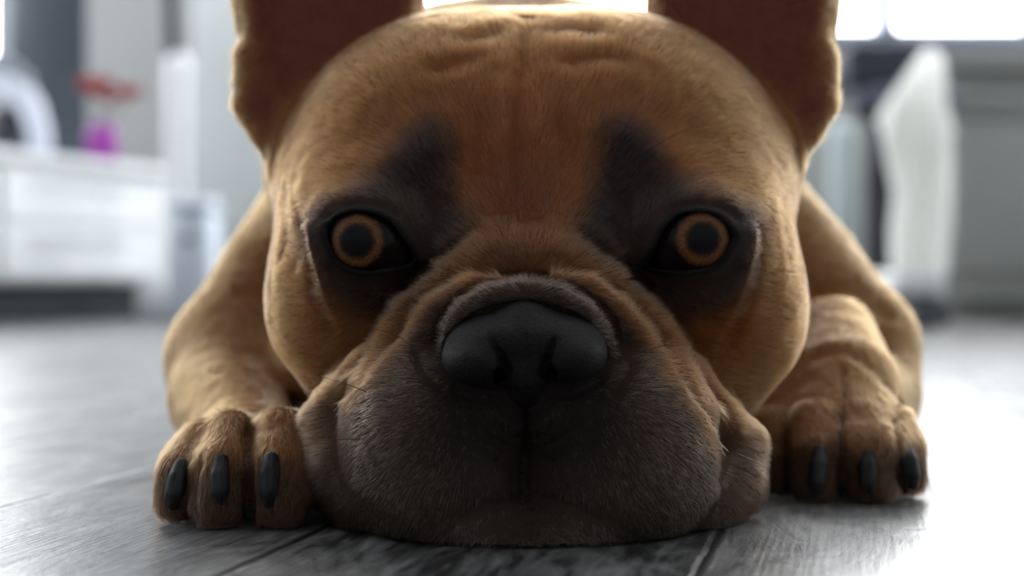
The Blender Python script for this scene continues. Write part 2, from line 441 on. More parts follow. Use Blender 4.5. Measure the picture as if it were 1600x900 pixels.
# diagonal fold outer edges (deep crease above, toward the eye)
disp += fold([(760, 352), (723, 387), (686, 415), (630, 469), (598, 512), (580, 551), (562, 572), (530, 590)], 1.3, 3.0, 16, 12, side=-1)
disp += fold([(887, 352), (919, 383), (957, 412), (995, 446), (1031, 485), (1063, 531), (1084, 578), (1113, 624), (1140, 665)], 1.3, 3.0, 16, 12, side=1)
# inner creases, muzzle side raised
disp += fold([(740, 425), (700, 449), (655, 476), (633, 522), (598, 565), (575, 592), (545, 620), (532, 660), (531, 700), (538, 735), (552, 775), (575, 800)], 0.7, 1.4, 18, 9, side=-1, fade=0.1)
disp += fold([(905, 420), (955, 455), (1003, 503), (1031, 542), (1052, 578), (1077, 620), (1102, 652), (1119, 684), (1123, 710), (1119, 740), (1105, 775)], 0.7, 1.4, 18, 9, side=1, fade=0.1)
# nose roll edges
disp += groove([(684, 556), (684, 522), (700, 484), (733, 453), (767, 438), (820, 431), (867, 438), (909, 456), (942, 480), (962, 512), (966, 545)], 1.6, 6)
disp += groove([(690, 560), (698, 535), (731, 504), (767, 485), (820, 478), (867, 485), (909, 504), (936, 534), (950, 562)], 2.0, 6)
# philtrum, mouth line and lip creases
disp += groove([(822, 640), (822, 700), (822, 745), (822, 785)], 3.2, 4.5, fade=0.05)
disp += groove([(822, 640), (822, 790)], 1.6, 18)
disp += groove([(822, 765), (800, 778), (760, 790), (710, 815)], 0.9, 9)
disp += groove([(822, 765), (846, 778), (890, 790), (945, 815)], 0.9, 9)
disp += groove([(700, 604), (740, 622), (775, 626), (800, 648)], 1.3, 7)
disp += groove([(946, 590), (905, 612), (868, 622), (845, 648)], 1.3, 7)
for l in ([(792, 640), (800, 662), (820, 668)], [(852, 640), (844, 662), (824, 668)], [(780, 655), (790, 680), (818, 690)], [(866, 655), (856, 680), (826, 690)],
          [(730, 660), (760, 680), (800, 700)], [(910, 660), (880, 680), (845, 700)], [(715, 700), (745, 715), (790, 720)], [(925, 700), (895, 715), (850, 722)]):
    disp += groove(l, 0.5, 5)
disp += groove([(650, 545), (665, 580), (700, 610)], 1.2, 10)+groove([(985, 560), (975, 590), (945, 615)], 1.2, 10)
# leg folds
legm = sstep(0.004, -0.001, np.minimum(reg['leg'], reg['paw']))*(1-head_m)
disp += groove([(1262, 460), (1300, 448), (1340, 452), (1400, 500)], 1.5, 14, mask=legm)
disp += groove([(250+200, 480), (400, 455), (360, 450)], 1.6, 14, mask=legm)
disp += groove([(1260, 560), (1310, 545), (1370, 580), (1412, 640)], 1.0, 10, mask=legm)
disp += groove([(1312, 560), (1316, 620), (1314, 700), (1313, 780)], 1.6, 6, mask=legm)
disp += groove([(1392, 640), (1404, 700), (1408, 760)], 1.2, 6, mask=legm)
disp += groove([(390, 650), (388, 700), (388, 780), (392, 830)], 3.0, 8, mask=legm)
disp += groove([(318, 700), (306, 750), (304, 815)], 1.2, 6, mask=legm)
nf = vnoise(BV*180.0)+0.5*vnoise(BV*370.0+9)-0.75
disp += nf*0.00035
BV = BV+BN*disp[:, None]
BV = relax(BV, BQ, 1, 0.35)
BV[:, 2] = np.maximum(BV[:, 2], 0.0003)
BN = vnormals(BV, BQ)
px, py = project(BV)
# ------------------------------------------------------------------ coat pigment (the dog's own markings)
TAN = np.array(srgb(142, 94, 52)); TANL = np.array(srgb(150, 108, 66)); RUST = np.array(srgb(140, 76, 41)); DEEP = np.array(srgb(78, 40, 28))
MASK = np.array(srgb(42, 37, 37)); MASKM = np.array(srgb(62, 52, 46)); BAND = np.array(srgb(104, 68, 44)); EARIN = np.array(srgb(122, 66, 64))
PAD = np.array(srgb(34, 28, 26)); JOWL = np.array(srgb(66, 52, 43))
PATCH_L = [(492, 332), (546, 304), (606, 272), (638, 222), (684, 200), (706, 236), (700, 280), (712, 330), (738, 352), (700, 398), (650, 442), (604, 478), (545, 470), (506, 438), (486, 384)]
PATCH_R = [(1182, 350), (1176, 400), (1164, 436), (1128, 470), (1060, 486), (1005, 452), (952, 405), (908, 368), (918, 325), (932, 285), (944, 225), (968, 196), (1010, 222), (1034, 270), (1108, 302), (1166, 322)]
MUZ = [(684, 474), (740, 442), (820, 432), (900, 440), (955, 472), (1004, 535), (1045, 595), (1090, 662), (1122, 740), (1125, 810), (1080, 880), (545, 880), (548, 790), (538, 700), (552, 632), (618, 560)]
def mixc(C, T, w): return C*(1-w[:, None])+np.array(T)*w[:, None]
def pigment(V, px, py, regs, N):
    n = len(V); j = (vnoise(V*260.0)-0.5)*14+(vnoise(V*700.0)-0.5)*16
    hm = sstep(0.004, -0.001, regs['head'])
    C = np.tile(TAN, (n, 1))
    C = mixc(C, TANL, 0.5*sstep(0.35, 0.8, vnoise(V*40.0)))
    hf = hm*(V[:, 1] < 0.47)
    C = mixc(C, RUST, hf*0.9*np.exp(-((px-815)/250)**2-((py-235)/190)**2))
    C = mixc(C, DEEP, hf*0.75*np.exp(-((px-812)/70)**2-((py-335)/75)**2))
    C = mixc(C, RUST, hf*0.5*np.exp(-((px-560)/60)**2-((py-490)/40)**2))
    C = mixc(C, RUST, hf*0.5*np.exp(-((px-1110)/60)**2-((py-500)/50)**2))
    # diagonal folds
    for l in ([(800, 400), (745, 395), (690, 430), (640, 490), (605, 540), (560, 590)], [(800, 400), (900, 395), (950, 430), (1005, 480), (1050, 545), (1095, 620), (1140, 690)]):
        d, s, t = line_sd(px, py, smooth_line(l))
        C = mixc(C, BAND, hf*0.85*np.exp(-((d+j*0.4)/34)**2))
    C = mixc(C, JOWL, hf*0.9*sstep(585, 640, py+j)*sstep(30, -30, poly_sd(px, py, [(440, 600), (560, 600), (560, 900), (400, 900)])))
    C = mixc(C, JOWL, hf*0.92*sstep(630, 710, py+j)*sstep(1090, 1130, px))
    for p_, cx in ((PATCH_L, 0), (PATCH_R, 0)):
        sd = poly_sd(px, py, smooth_poly(p_, 3))+j
        C = mixc(C, MASKM*0.75, hf*0.7*sstep(34, 4, sd)); C = mixc(C, MASK, hf*0.95*sstep(12, -16, sd))
    sd = poly_sd(px, py, smooth_poly(MUZ, 3))+j
    C = mixc(C, MASKM, hf*0.95*sstep(12, -12, sd))
    core = sstep(245, 110, np.sqrt(((px-822)/1.0)**2+((py-650)*(np.where(py < 650, 0.95, 0.80)))**2)+j)
    C = mixc(C, MASK*0.7, hf*0.97*core*sstep(10, -14, sd))
    C = mixc(C, MASK, hf*0.7*sstep(800, 850, py+j)*sstep(20, -20, sd))
    C = mixc(C, MASKM*0.95, hf*0.75*sstep(680, 770, py+j)*sstep(1140, 1080, px)); C = mixc(C, MASKM, hf*0.7*sstep(770, 830, py+j))
    # lids
    for op_ in (OPEN_L, OPEN_R):
        s2 = poly_sd(px, py, smooth_poly(op_, 3))
        C = mixc(C, np.array(srgb(26, 22, 24)), hf*sstep(13, 6, s2))
    # ears
    em = sstep(0.0015, -0.001, regs['ear']-regs['head']*0.0)*(1-hm)
    cav = sum(np.exp(-(p.fn(V[:, 0], V[:, 1], V[:, 2])/0.0022)**2) for p in D if p.grp == 'ear' and p.op < 0)
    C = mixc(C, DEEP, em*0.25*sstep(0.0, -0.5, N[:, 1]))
    C = mixc(C, EARIN, em*np.clip(cav*1.1, 0, 1)*0.95)
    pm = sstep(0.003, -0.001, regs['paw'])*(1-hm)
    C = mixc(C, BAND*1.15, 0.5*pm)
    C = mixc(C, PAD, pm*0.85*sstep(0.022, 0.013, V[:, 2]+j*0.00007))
    # darker along the clefts between the toes
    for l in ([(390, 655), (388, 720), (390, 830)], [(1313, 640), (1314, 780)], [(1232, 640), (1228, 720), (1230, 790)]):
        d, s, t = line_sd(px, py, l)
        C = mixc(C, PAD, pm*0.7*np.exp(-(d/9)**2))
    return C*(0.9+0.2*vnoise(V*520.0))[:, None]
BC = pigment(BV, px, py, reg, BN)
def attr_mat(name, rough, spec=0.3, attr='pigment', bump=None):
    m = bpy.data.materials.new(name); m.use_nodes = True; nt = m.node_tree; b = nt.nodes['Principled BSDF']
    a = nt.nodes.new('ShaderNodeAttribute'); a.attribute_name = attr
    nt.links.new(a.outputs['Color'], b.inputs['Base Color']); b.inputs['Roughness'].default_value = rough
    b.inputs['Specular IOR Level'].default_value = spec
    if bump:
        t = nt.nodes.new('ShaderNodeTexNoise'); t.inputs['Scale'].default_value = bump[0]; t.inputs['Detail'].default_value = 4
        tc = nt.nodes.new('ShaderNodeTexCoord'); nt.links.new(tc.outputs['Object'], t.inputs['Vector'])
        bp = nt.nodes.new('ShaderNodeBump'); bp.inputs['Strength'].default_value = bump[1]; bp.inputs['Distance'].default_value = 0.0006
        nt.links.new(t.outputs['Fac'], bp.inputs['Height']); nt.links.new(bp.outputs[0], b.inputs['Normal'])
    return m
skin_mat = attr_mat('short_coat_skin', 0.75, 0.15, bump=(900, 0.35))
me = npmesh('french_bulldog', BV, BQ); set_col(me, 'pigment', BC)
dog = new_obj('french_bulldog', me, skin_mat)
tag(dog, 'tan bulldog with a dark muzzle lying chin down on the grey floor between its paws', 'dog')

# ------------------------------------------------------------------ eyes
def nodes_of(name):
    m = bpy.data.materials.new(name); m.use_nodes = True
    return m, m.node_tree, m.node_tree.nodes['Principled BSDF']
def eye_material(name, r_iris, r_pupil):
    m, nt, b = nodes_of(name)
    N = nt.nodes.new; L = nt.links.new
    tc = N('ShaderNodeTexCoord'); sp = N('ShaderNodeSeparateXYZ'); L(tc.outputs['Object'], sp.inputs[0])
    # object space: gaze along -Y
    cx = N('ShaderNodeCombineXYZ'); L(sp.outputs['X'], cx.inputs[0]); L(sp.outputs['Z'], cx.inputs[1])
    ln = N('ShaderNodeVectorMath'); ln.operation = 'LENGTH'; L(cx.outputs[0], ln.inputs[0])
    nz = N('ShaderNodeTexNoise'); nz.inputs['Scale'].default_value = 900; nz.inputs['Detail'].default_value = 3; L(tc.outputs['Object'], nz.inputs['Vector'])
    at = N('ShaderNodeMath'); at.operation = 'ARCTAN2'; L(sp.outputs['X'], at.inputs[0]); L(sp.outputs['Z'], at.inputs[1])
    c2 = N('ShaderNodeCombineXYZ'); L(at.outputs[0], c2.inputs[0])
    sc_ = N('ShaderNodeMath'); sc_.operation = 'MULTIPLY'; sc_.inputs[1].default_value = 150; L(ln.outputs['Value'], sc_.inputs[0]); L(sc_.outputs[0], c2.inputs[1])
    st = N('ShaderNodeTexNoise'); st.inputs['Scale'].default_value = 9; st.inputs['Detail'].default_value = 4; L(c2.outputs[0], st.inputs['Vector'])
    ma = N('ShaderNodeMath'); ma.operation = 'MULTIPLY_ADD'; ma.inputs[1].default_value = 0.0012; L(nz.outputs['Fac'], ma.inputs[0]); L(ln.outputs['Value'], ma.inputs[2])
    mb = N('ShaderNodeMath'); mb.operation = 'DIVIDE'; mb.inputs[1].default_value = 0.0125; L(ma.outputs[0], mb.inputs[0])
    cr = N('ShaderNodeValToRGB'); e = cr.color_ramp.elements
    f = 1/0.0125; o = 0.0006
    e[0].position = 0; e[0].color = (0.004, 0.004, 0.006, 1)
    e[1].position = (r_pupil+o)*f-0.02; e[1].color = (0.005, 0.005, 0.007, 1)
    for pos, c in (((r_pupil+o)*f+0.03, srgb(58, 34, 16)), ((r_pupil*0.55+r_iris*0.45+o)*f, srgb(122, 82, 46)), ((r_pupil*0.2+r_iris*0.8+o)*f, srgb(106, 65, 36)),
                   ((r_iris+o)*f-0.015, srgb(60, 34, 18)), ((r_iris+o)*f+0.025, srgb(18, 13, 12)), (0.98, srgb(40, 28, 26))):
        q = e.new(min(pos, 1)); q.color = (*c, 1)
    L(mb.outputs[0], cr.inputs['Fac'])
    mx = N('ShaderNodeMix'); mx.data_type = 'RGBA'; mx.blend_type = 'MULTIPLY'; mx.inputs[0].default_value = 0.75
    r2 = N('ShaderNodeMapRange'); r2.inputs[1].default_value = 0.3; r2.inputs[2].default_value = 0.7; r2.inputs[3].default_value = 0.45; r2.inputs[4].default_value = 1.35
    L(st.outputs['Fac'], r2.inputs[0]); L(cr.outputs[0], mx.inputs[6]); L(r2.outputs[0], mx.inputs[7]); L(mx.outputs[2], b.inputs['Base Color'])
    b.inputs['Roughness'].default_value = 0.5; b.inputs['Specular IOR Level'].default_value = 0.1; b.inputs['Coat Weight'].default_value = 0.4; b.inputs['Coat Roughness'].default_value = 0.02; b.inputs['Coat IOR'].default_value = 1.34
    return m
for e in (EYE_L, EYE_R):
    nu, nv = 64, 40
    c = np.array(P(e['c'][0], e['c'][1], EYE_D))
    # gaze chosen so that the iris centre falls where the photo shows it
    off = (np.array(e['iris'])-np.array(e['c']))*EYE_D/F
    g = Vector((off[0], -math.sqrt(EYE_R_M**2-off@off), -off[1])).normalized()
    th = np.linspace(0, math.pi, nv+1); ph = np.linspace(0, 2*math.pi, nu, endpoint=False)
    V = []; Q = []
    for t in th:
        corneal = 0.0009*math.exp(-(math.sin(t)*EYE_R_M/0.0062)**2)*(t < 1.5)
        rr_ = EYE_R_M+corneal
        for p_ in ph: V.append((rr_*math.sin(t)*math.cos(p_), -rr_*math.cos(t), rr_*math.sin(t)*math.sin(p_)))
    for i in range(nv):
        for k in range(nu): Q.append((i*nu+k, i*nu+(k+1) % nu, (i+1)*nu+(k+1) % nu, (i+1)*nu+k))
    em_ = npmesh('eye', np.array(V), np.array(Q))
    s = EYE_D/F*0.99
    eo = new_obj('eye', em_, eye_material('amber_eye', e['r']*s*0.985, e['pr']*s*0.95), dog)
    eo.location = c; eo.rotation_mode = 'QUATERNION'; eo.rotation_quaternion = Vector((0, -1, 0)).rotation_difference(g)

# ------------------------------------------------------------------ nose leather
NP = [ell((820, 530, 0.3535), (120, 52, 0.0158), k=3), ell((752, 562, 0.3495), (62, 43, 0.0130), rot=-6, k=3), ell((888, 556, 0.3495), (61, 43, 0.0130), rot=6, k=3),
      cap([(820, 510, 0.3480, 40), (822, 575, 0.3445, 36), (822, 604, 0.3495, 27), (822, 628, 0.3560, 22)], k=3.5),
      cap([(770, 534, 0.3362, 4.5), (783, 556, 0.3365, 8.0), (790, 580, 0.3375, 11.0), (786, 600, 0.3385, 9.0), (762, 613, 0.3395, 6.0), (722, 610, 0.3420, 4.0)], k=0.8, op=-1),
      cap([(866, 530, 0.3362, 4.5), (857, 553, 0.3365, 8.0), (850, 577, 0.3375, 11.0), (855, 597, 0.3385, 9.0), (880, 609, 0.3395, 6.0), (918, 603, 0.3420, 4.0)], k=0.8, op=-1),
      cap([(770, 534, 0.3387, 4.0), (783, 556, 0.3390, 7.0), (790, 580, 0.3400, 9.7), (786, 600, 0.3410, 7.9), (762, 613, 0.3420, 5.3), (722, 610, 0.3445, 3.5)], k=0.8, op=-1),
      cap([(866, 530, 0.3387, 4.0), (857, 553, 0.3390, 7.0), (850, 577, 0.3400, 9.7), (855, 597, 0.3410, 7.9), (880, 609, 0.3420, 5.3), (918, 603, 0.3445, 3.5)], k=0.8, op=-1),
      cap([(770, 534, 0.3412, 3.4), (783, 556, 0.3415, 6.1), (790, 580, 0.3425, 8.4), (786, 600, 0.3435, 6.8), (762, 613, 0.3445, 4.6), (722, 610, 0.3470, 3.0)], k=0.8, op=-1),
      cap([(866, 530, 0.3412, 3.4), (857, 553, 0.3415, 6.1), (850, 577, 0.3425, 8.4), (855, 597, 0.3435, 6.8), (880, 609, 0.3445, 4.6), (918, 603, 0.3470, 3.0)], k=0.8, op=-1),
      cap([(784, 586, 0.336, 13), (776, 588, 0.350, 10)], k=1.2, op=-1), cap([(856, 584, 0.336, 13), (864, 586, 0.350, 10)], k=1.2, op=-1),
      cap([(821, 500, 0.3385, 2.0), (822, 540, 0.3375, 3), (822, 575, 0.3380, 3.5), (822, 600, 0.3395, 4), (822, 640, 0.3420, 4)], k=0.6, op=-1),
      cap([(822, 560, 0.3400, 3.5), (822, 600, 0.3415, 4), (822, 640, 0.3440, 4)], k=0.6, op=-1), cap([(822, 590, 0.3435, 4), (822, 640, 0.3470, 4)], k=0.6, op=-1), cap([(822, 600, 0.3460, 4), (822, 640, 0.3495, 4)], k=0.6, op=-1)]
hn = 0.0010 if QUICK else 0.00032
NV, NQ = polygonize(NP, axis_pts([(-0.018, 0.026, hn, hn)]), axis_pts([(0.33, 0.368, hn, hn*2)]), axis_pts([(0.022, 0.068, hn, hn)]))
NV = relax(NV, NQ, 2, 0.5)
nose_mat, nt, b = nodes_of('nose_leather')
b.inputs['Base Color'].default_value = (*srgb(30, 26, 25), 1); b.inputs['Roughness'].default_value = 0.55; b.inputs['Specular IOR Level'].default_value = 0.22
vo = nt.nodes.new('ShaderNodeTexVoronoi'); vo.feature = 'DISTANCE_TO_EDGE'; vo.inputs['Scale'].default_value = 900
n2 = nt.nodes.new('ShaderNodeTexNoise'); n2.inputs['Scale'].default_value = 500
tc = nt.nodes.new('ShaderNodeTexCoord'); nt.links.new(tc.outputs['Object'], n2.inputs['Vector']); nt.links.new(tc.outputs['Object'], vo.inputs['Vector'])
mr = nt.nodes.new('ShaderNodeMapRange'); mr.inputs[1].default_value = 0; mr.inputs[2].default_value = 0.14; nt.links.new(vo.outputs['Distance'], mr.inputs[0])
bp = nt.nodes.new('ShaderNodeBump'); bp.inputs['Strength'].default_value = 0.55; bp.inputs['Distance'].default_value = 0.0004; nt.links.new(mr.outputs[0], bp.inputs['Height'])
b2 = nt.nodes.new('ShaderNodeBump'); b2.inputs['Strength'].default_value = 0.3; b2.inputs['Distance'].default_value = 0.0006; nt.links.new(n2.outputs['Fac'], b2.inputs['Height'])
nt.links.new(bp.outputs[0], b2.inputs['Normal']); nt.links.new(b2.outputs[0], b.inputs['Normal'])
new_obj('nose', npmesh('nose', NV, NQ), nose_mat, dog)

# ------------------------------------------------------------------ claws
def surf_depth(x, y):
    d2 = (px-x)**2+(py-y)**2; m = (d2 < 36)
    return BV[m, 1].min() if m.any() else BV[np.argmin(d2), 1]
claw_mat, nt, b = nodes_of('claw_horn')
b.inputs['Roughness'].default_value = 0.5; b.inputs['Specular IOR Level'].default_value = 0.25
n1 = nt.nodes.new('ShaderNodeTexNoise'); n1.inputs['Scale'].default_value = 260; tc = nt.nodes.new('ShaderNodeTexCoord'); mp = nt.nodes.new('ShaderNodeMapping')
mp.inputs['Scale'].default_value = (3, 1, 0.25); nt.links.new(tc.outputs['Object'], mp.inputs[0]); nt.links.new(mp.outputs[0], n1.inputs['Vector'])
cr = nt.nodes.new('ShaderNodeValToRGB'); cr.color_ramp.elements[0].color = (*srgb(22, 21, 22), 1); cr.color_ramp.elements[1].color = (*srgb(62, 60, 58), 1)
cr.color_ramp.elements[0].position = 0.35; cr.color_ramp.elements[1].position = 0.75
nt.links.new(n1.outputs['Fac'], cr.inputs[0]); nt.links.new(cr.outputs[0], b.inputs['Base Color'])
hc = 0.0012 if QUICK else 0.0005
for line_ in ([(284, 728, 13), (278, 748, 16), (272, 770, 15), (270, 788, 10)], [(346, 720, 12), (344, 744, 16), (344, 766, 15), (346, 782, 9)],
              [(424, 718, 13), (421, 744, 17), (419, 768, 16), (420, 786, 10)], [(1281, 706, 12), (1279, 728, 16), (1276, 750, 15), (1277, 766, 9)],
              [(1354, 706, 11), (1355, 728, 15), (1355, 750, 14), (1357, 764, 9)], [(1414, 700, 11), (1420, 720, 14), (1425, 742, 13), (1427, 756, 9)]):
    ds = surf_depth(line_[1][0], line_[1][1])
    pts = [(x, y, ds+o_, r_) for (x, y, r_), o_ in zip(line_, (0.0022, -0.0004, -0.0022, -0.0020))]
    CP = [cap(pts, k=1)]
    A = np.array([P(*q[:3]) for q in pts]); lo = A.min(0)-0.005; hi = A.max(0)+0.005
    V, Q = polygonize(CP, *[axis_pts([(lo[i], hi[i], hc, hc)]) for i in range(3)])
    new_obj('claw', npmesh('claw', relax(V, Q, 1), Q), claw_mat, dog)

# ------------------------------------------------------------------ fur: real strands of short coat
def make_strands(name, roots, dirs, nrm, length, rad, colr, mat, bend=0.55, lift=0.28, npts=4, curl=None):
    n = len(roots)
    hc_ = bpy.data.hair_curves.new(name)
    hc_.add_curves([npts]*n)
    t = np.linspace(0, 1, npts)[None, :, None]
    L = length[:, None, None]
    d0 = dirs+nrm*lift; d0 /= np.linalg.norm(d0, axis=1)[:, None]
    d1 = dirs*1.0-nrm*0.02
    if curl is not None: d1 = d1+curl
    pos = roots[:, None, :]-nrm[:, None, :]*0.0003+L*(d0[:, None, :]*t*(1-bend*t)+d1[:, None, :]*bend*t*t)
    pos[:, :, 2] = np.maximum(pos[:, :, 2], 0.0004)
    hc_.attributes['position'].data.foreach_set('vector', pos.astype(np.float32).ravel())
    ra = hc_.attributes.get('radius') or hc_.attributes.new('radius', 'FLOAT', 'POINT')
    rr_ = (rad[:, None]*np.array([1, 0.95, 0.7, 0.15])[None, :] if npts == 4 else rad[:, None]*np.linspace(1, 0.15, npts)[None, :]).astype(np.float32)
    ra.data.foreach_set('value', rr_.ravel())
    ca = hc_.attributes.new('pigment', 'FLOAT_COLOR', 'CURVE')
    C4 = np.ones((n, 4), np.float32); C4[:, :3] = colr; ca.data.foreach_set('color', C4.ravel())
    hc_.materials.append(mat)
    o = bpy.data.objects.new(name, hc_); COL.objects.link(o); o.parent = dog
    return o
fur_mat = bpy.data.materials.new('fur_strands'); fur_mat.use_nodes = True; nt = fur_mat.node_tree; nt.nodes.clear()
fo = nt.nodes.new('ShaderNodeOutputMaterial'); ah = nt.nodes.new('ShaderNodeAttribute'); ah.attribute_name = 'pigment'
hb = nt.nodes.new('ShaderNodeBsdfHairPrincipled'); hb.parametrization = 'COLOR'
hb.inputs['Roughness'].default_value = 0.33; hb.inputs['Radial Roughness'].default_value = 0.55; hb.inputs['Coat'].default_value = 0.0; hb.inputs['IOR'].default_value = 1.45
nt.links.new(ah.outputs['Color'], hb.inputs['Color']); nt.links.new(hb.outputs[0], fo.inputs['Surface'])
if FUR:
    tri = np.concatenate([BQ[:, [0, 1, 2]], BQ[:, [0, 2, 3]]])
    cr_ = np.cross(BV[tri[:, 1]]-BV[tri[:, 0]], BV[tri[:, 2]]-BV[tri[:, 0]]); area = 0.5*np.linalg.norm(cr_, axis=1)
    Tm = BV[tri].mean(1); Tn = cr_/(2*area[:, None]+1e-12)
    view = Tm-np.array([0, 0, CAMH]); view /= np.linalg.norm(view, axis=1)[:, None]
    facing = -(view*Tn).sum(1)
    tpx, tpy = project(Tm)
    infr = (tpx > 180) & (tpx < 1520) & (tpy > -120) & (tpy < 900) & (Tm[:, 1] < 0.75) & (Tm[:, 2] > 0.002)
    hd = np.array([head_m[tri].mean(1)]).ravel(); er = sstep(0.001, -0.001, reg['ear'][tri].mean(1))
    wgt = area*infr*np.where(facing > -0.35, 1, 0.12)*np.where(Tm[:, 1] > 0.5, 0.35, 1)*np.where(Tm[:, 1] > 0.6, 0.3, 1)*(1+0.8*hd)*(1-0.55*er*(1-hd))
    # bare rims round the eyes and the nose leather
    lid = np.minimum(poly_sd(tpx, tpy, smooth_poly(OPEN_L, 2)), poly_sd(tpx, tpy, smooth_poly(OPEN_R, 2)))
    wgt *= np.where((lid < 9) & (Tm[:, 1] < 0.42), 0, 1)
    nosep = poly_sd(tpx, tpy, [(700, 530), (740, 495), (820, 478), (900, 495), (945, 535), (948, 580), (880, 612), (830, 660), (812, 660), (760, 614), (700, 600), (688, 560)])
    wgt *= np.where((nosep < -2) & (Tm[:, 1] < 0.40), 0, 1)
    NS = int((60000 if QUICK else 620000))
    pick = R.choice(len(tri), NS, p=wgt/wgt.sum())
    u = R.random((NS, 2)); fl = u.sum(1) > 1; u[fl] = 1-u[fl]
    a = tri[pick]; w3 = np.stack([1-u.sum(1), u[:, 0], u[:, 1]], 1)[:, :, None]
    root = (BV[a]*w3).sum(1); nr = (BN[a]*w3).sum(1); nr /= np.linalg.norm(nr, axis=1)[:, None]+1e-9
    fpx, fpy = project(root)
    rg = {g: (reg[g][a]*w3[:, :, 0]).sum(1) for g in reg}
    hm = sstep(0.003, -0.001, rg['head'])*(root[:, 1] < 0.47); er = sstep(0.001, -0.001, rg['ear'])*(1-hm); pw = sstep(0.002, -0.001, rg['paw'])*(1-hm)*(1-er)
    col = (BC[a]*w3).sum(1)
    # lie of the coat
    cyc = np.where(fpy < 470, 470.0, 560.0)
    dx = (fpx-822)/230.0; dz = -(fpy-cyc)/230.0
    ad = np.sqrt(dx*dx+dz*dz)+1e-6; dx = dx/ad; dz = dz/ad
    side = sstep(170, 330, np.abs(fpx-825))*hm
    dz = dz*(1-0.75*side)
    lowm = sstep(650, 780, fpy)*hm; dz = dz-0.5*lowm
    dv = np.stack([dx, 0.55+0*dx, dz], 1)
    legd = np.stack([0.15*np.sign(fpx-822), -0.55+0*dx, -0.85+0*dx], 1)
    pawd = np.stack([0.05*(fpx-np.where(fpx < 800, 380, 1330))/80, -0.6+0*dx, -0.8+0*dx], 1)
    eard = np.stack([0.45*np.sign(fpx-836), 0.1+0*dx, 0.9+0*dx], 1)
    dv = dv*hm[:, None]+(1-hm)[:, None]*(er[:, None]*eard+(1-er)[:, None]*(pw[:, None]*pawd+(1-pw)[:, None]*legd))
    fl3 = np.stack([vnoise(root*220.0)-0.5, vnoise(root*220.0+31)-0.5, vnoise(root*220.0+77)-0.5], 1)
    dv = dv+0.55*fl3+R.normal(0, 0.13, (NS, 3))
    dv -= nr*(dv*nr).sum(1)[:, None]; dv /= np.linalg.norm(dv, axis=1)[:, None]+1e-9
    lid = np.minimum(poly_sd(fpx, fpy, smooth_poly(OPEN_L, 2)), poly_sd(fpx, fpy, smooth_poly(OPEN_R, 2)))
    muz = sstep(15, -30, poly_sd(fpx, fpy, MUZ))*hm
    core = sstep(230, 60, np.hypot(fpx-822, (fpy-640)*0.9))*hm
    ln = 0.0048*(1-0.35*muz)*(1-0.45*core)
    ln = np.where(er > 0.5, 0.0045, ln)
    ln = ln*(1-0.1*pw)*np.where(hm > 0.5, 0.25+0.75*sstep(5, 60, lid), 1)
    ln = ln*R.uniform(0.65, 1.25, NS)
    rad = np.full(NS, 0.000043)*np.where(root[:, 1] > 0.5, 1.8, 1)*R.uniform(0.7, 1.3, NS)*(1.9 if QUICK else 1)
    tone = R.uniform(0.6, 1.42, NS)
    light = (R.random(NS) < 0.34*muz*(1-0.85*core))[:, None]
    col = np.where(light, np.array(srgb(138, 118, 102)), col*tone[:, None])
    darkp = (R.random(NS) < 0.025)[:, None]; col = np.where(darkp & ~light, col*0.65, col)
    make_strands('fur', root, dv, nr, ln, rad, np.clip(col, 0.002, 0.95), fur_mat, lift=0.30)

# ------------------------------------------------------------------ whiskers and brow hairs
wm, nt, b = nodes_of('whisker_hair'); b.inputs['Base Color'].default_value = (*srgb(30, 24, 22), 1); b.inputs['Roughness'].default_value = 0.35
for a_, b_, c_, dz_ in (((664, 232), (615, 238), (525, 200), 0.004), ((664, 216), (647, 195), (644, 160), 0.004), ((1008, 240), (1052, 212), (1100, 192), 0.004),
                  ((700, 520), (668, 512), (655, 505), 0.002), ((630, 530), (590, 515), (540, 512), 0.003), ((572, 612), (525, 595), (478, 583), 0.003),
                  ((564, 648), (545, 650), (505, 668), 0.003), ((562, 686), (510, 688), (440, 696), -0.004), ((604, 626), (560, 630), (535, 640), 0.002),
                  ((1020, 545), (1045, 540), (1070, 545), 0.002), ((970, 505), (978, 495), (988, 486), 0.0), ((1068, 660), (1095, 668), (1122, 688), 0.001), ((1122, 704), (1155, 710), (1192, 728), 0.003)):
    d0 = surf_depth(*a_); r0 = np.array(P(*a_, d0)); r1 = np.array(P(*b_, d0-0.004)); r2 = np.array(P(*c_, d0+dz_))
    ts = np.linspace(0, 1, 14); pts = [(1-t)**2*r0+2*t*(1-t)*(2*r1-0.5*r0-0.5*r2)+t*t*r2 for t in ts]
    V = []; Q = []
    for i, p_ in enumerate(pts):
        T = pts[min(i+1, 13)]-pts[max(i-1, 0)]; T /= np.linalg.norm(T); s1 = np.cross(T, (0, 1, 0)); s1 /= np.linalg.norm(s1); s2 = np.cross(T, s1)
        w = 0.00011*(1-0.8*i/13)
        for k in range(5): V.append(p_+w*(s1*math.cos(k*1.2566)+s2*math.sin(k*1.2566)))
    for i in range(13):
        for k in range(5): Q.append((i*5+k, i*5+(k+1) % 5, i*5+5+(k+1) % 5, i*5+5+k))
    new_obj('whisker', npmesh('whisker', np.array(V), np.array(Q)), wm, dog)
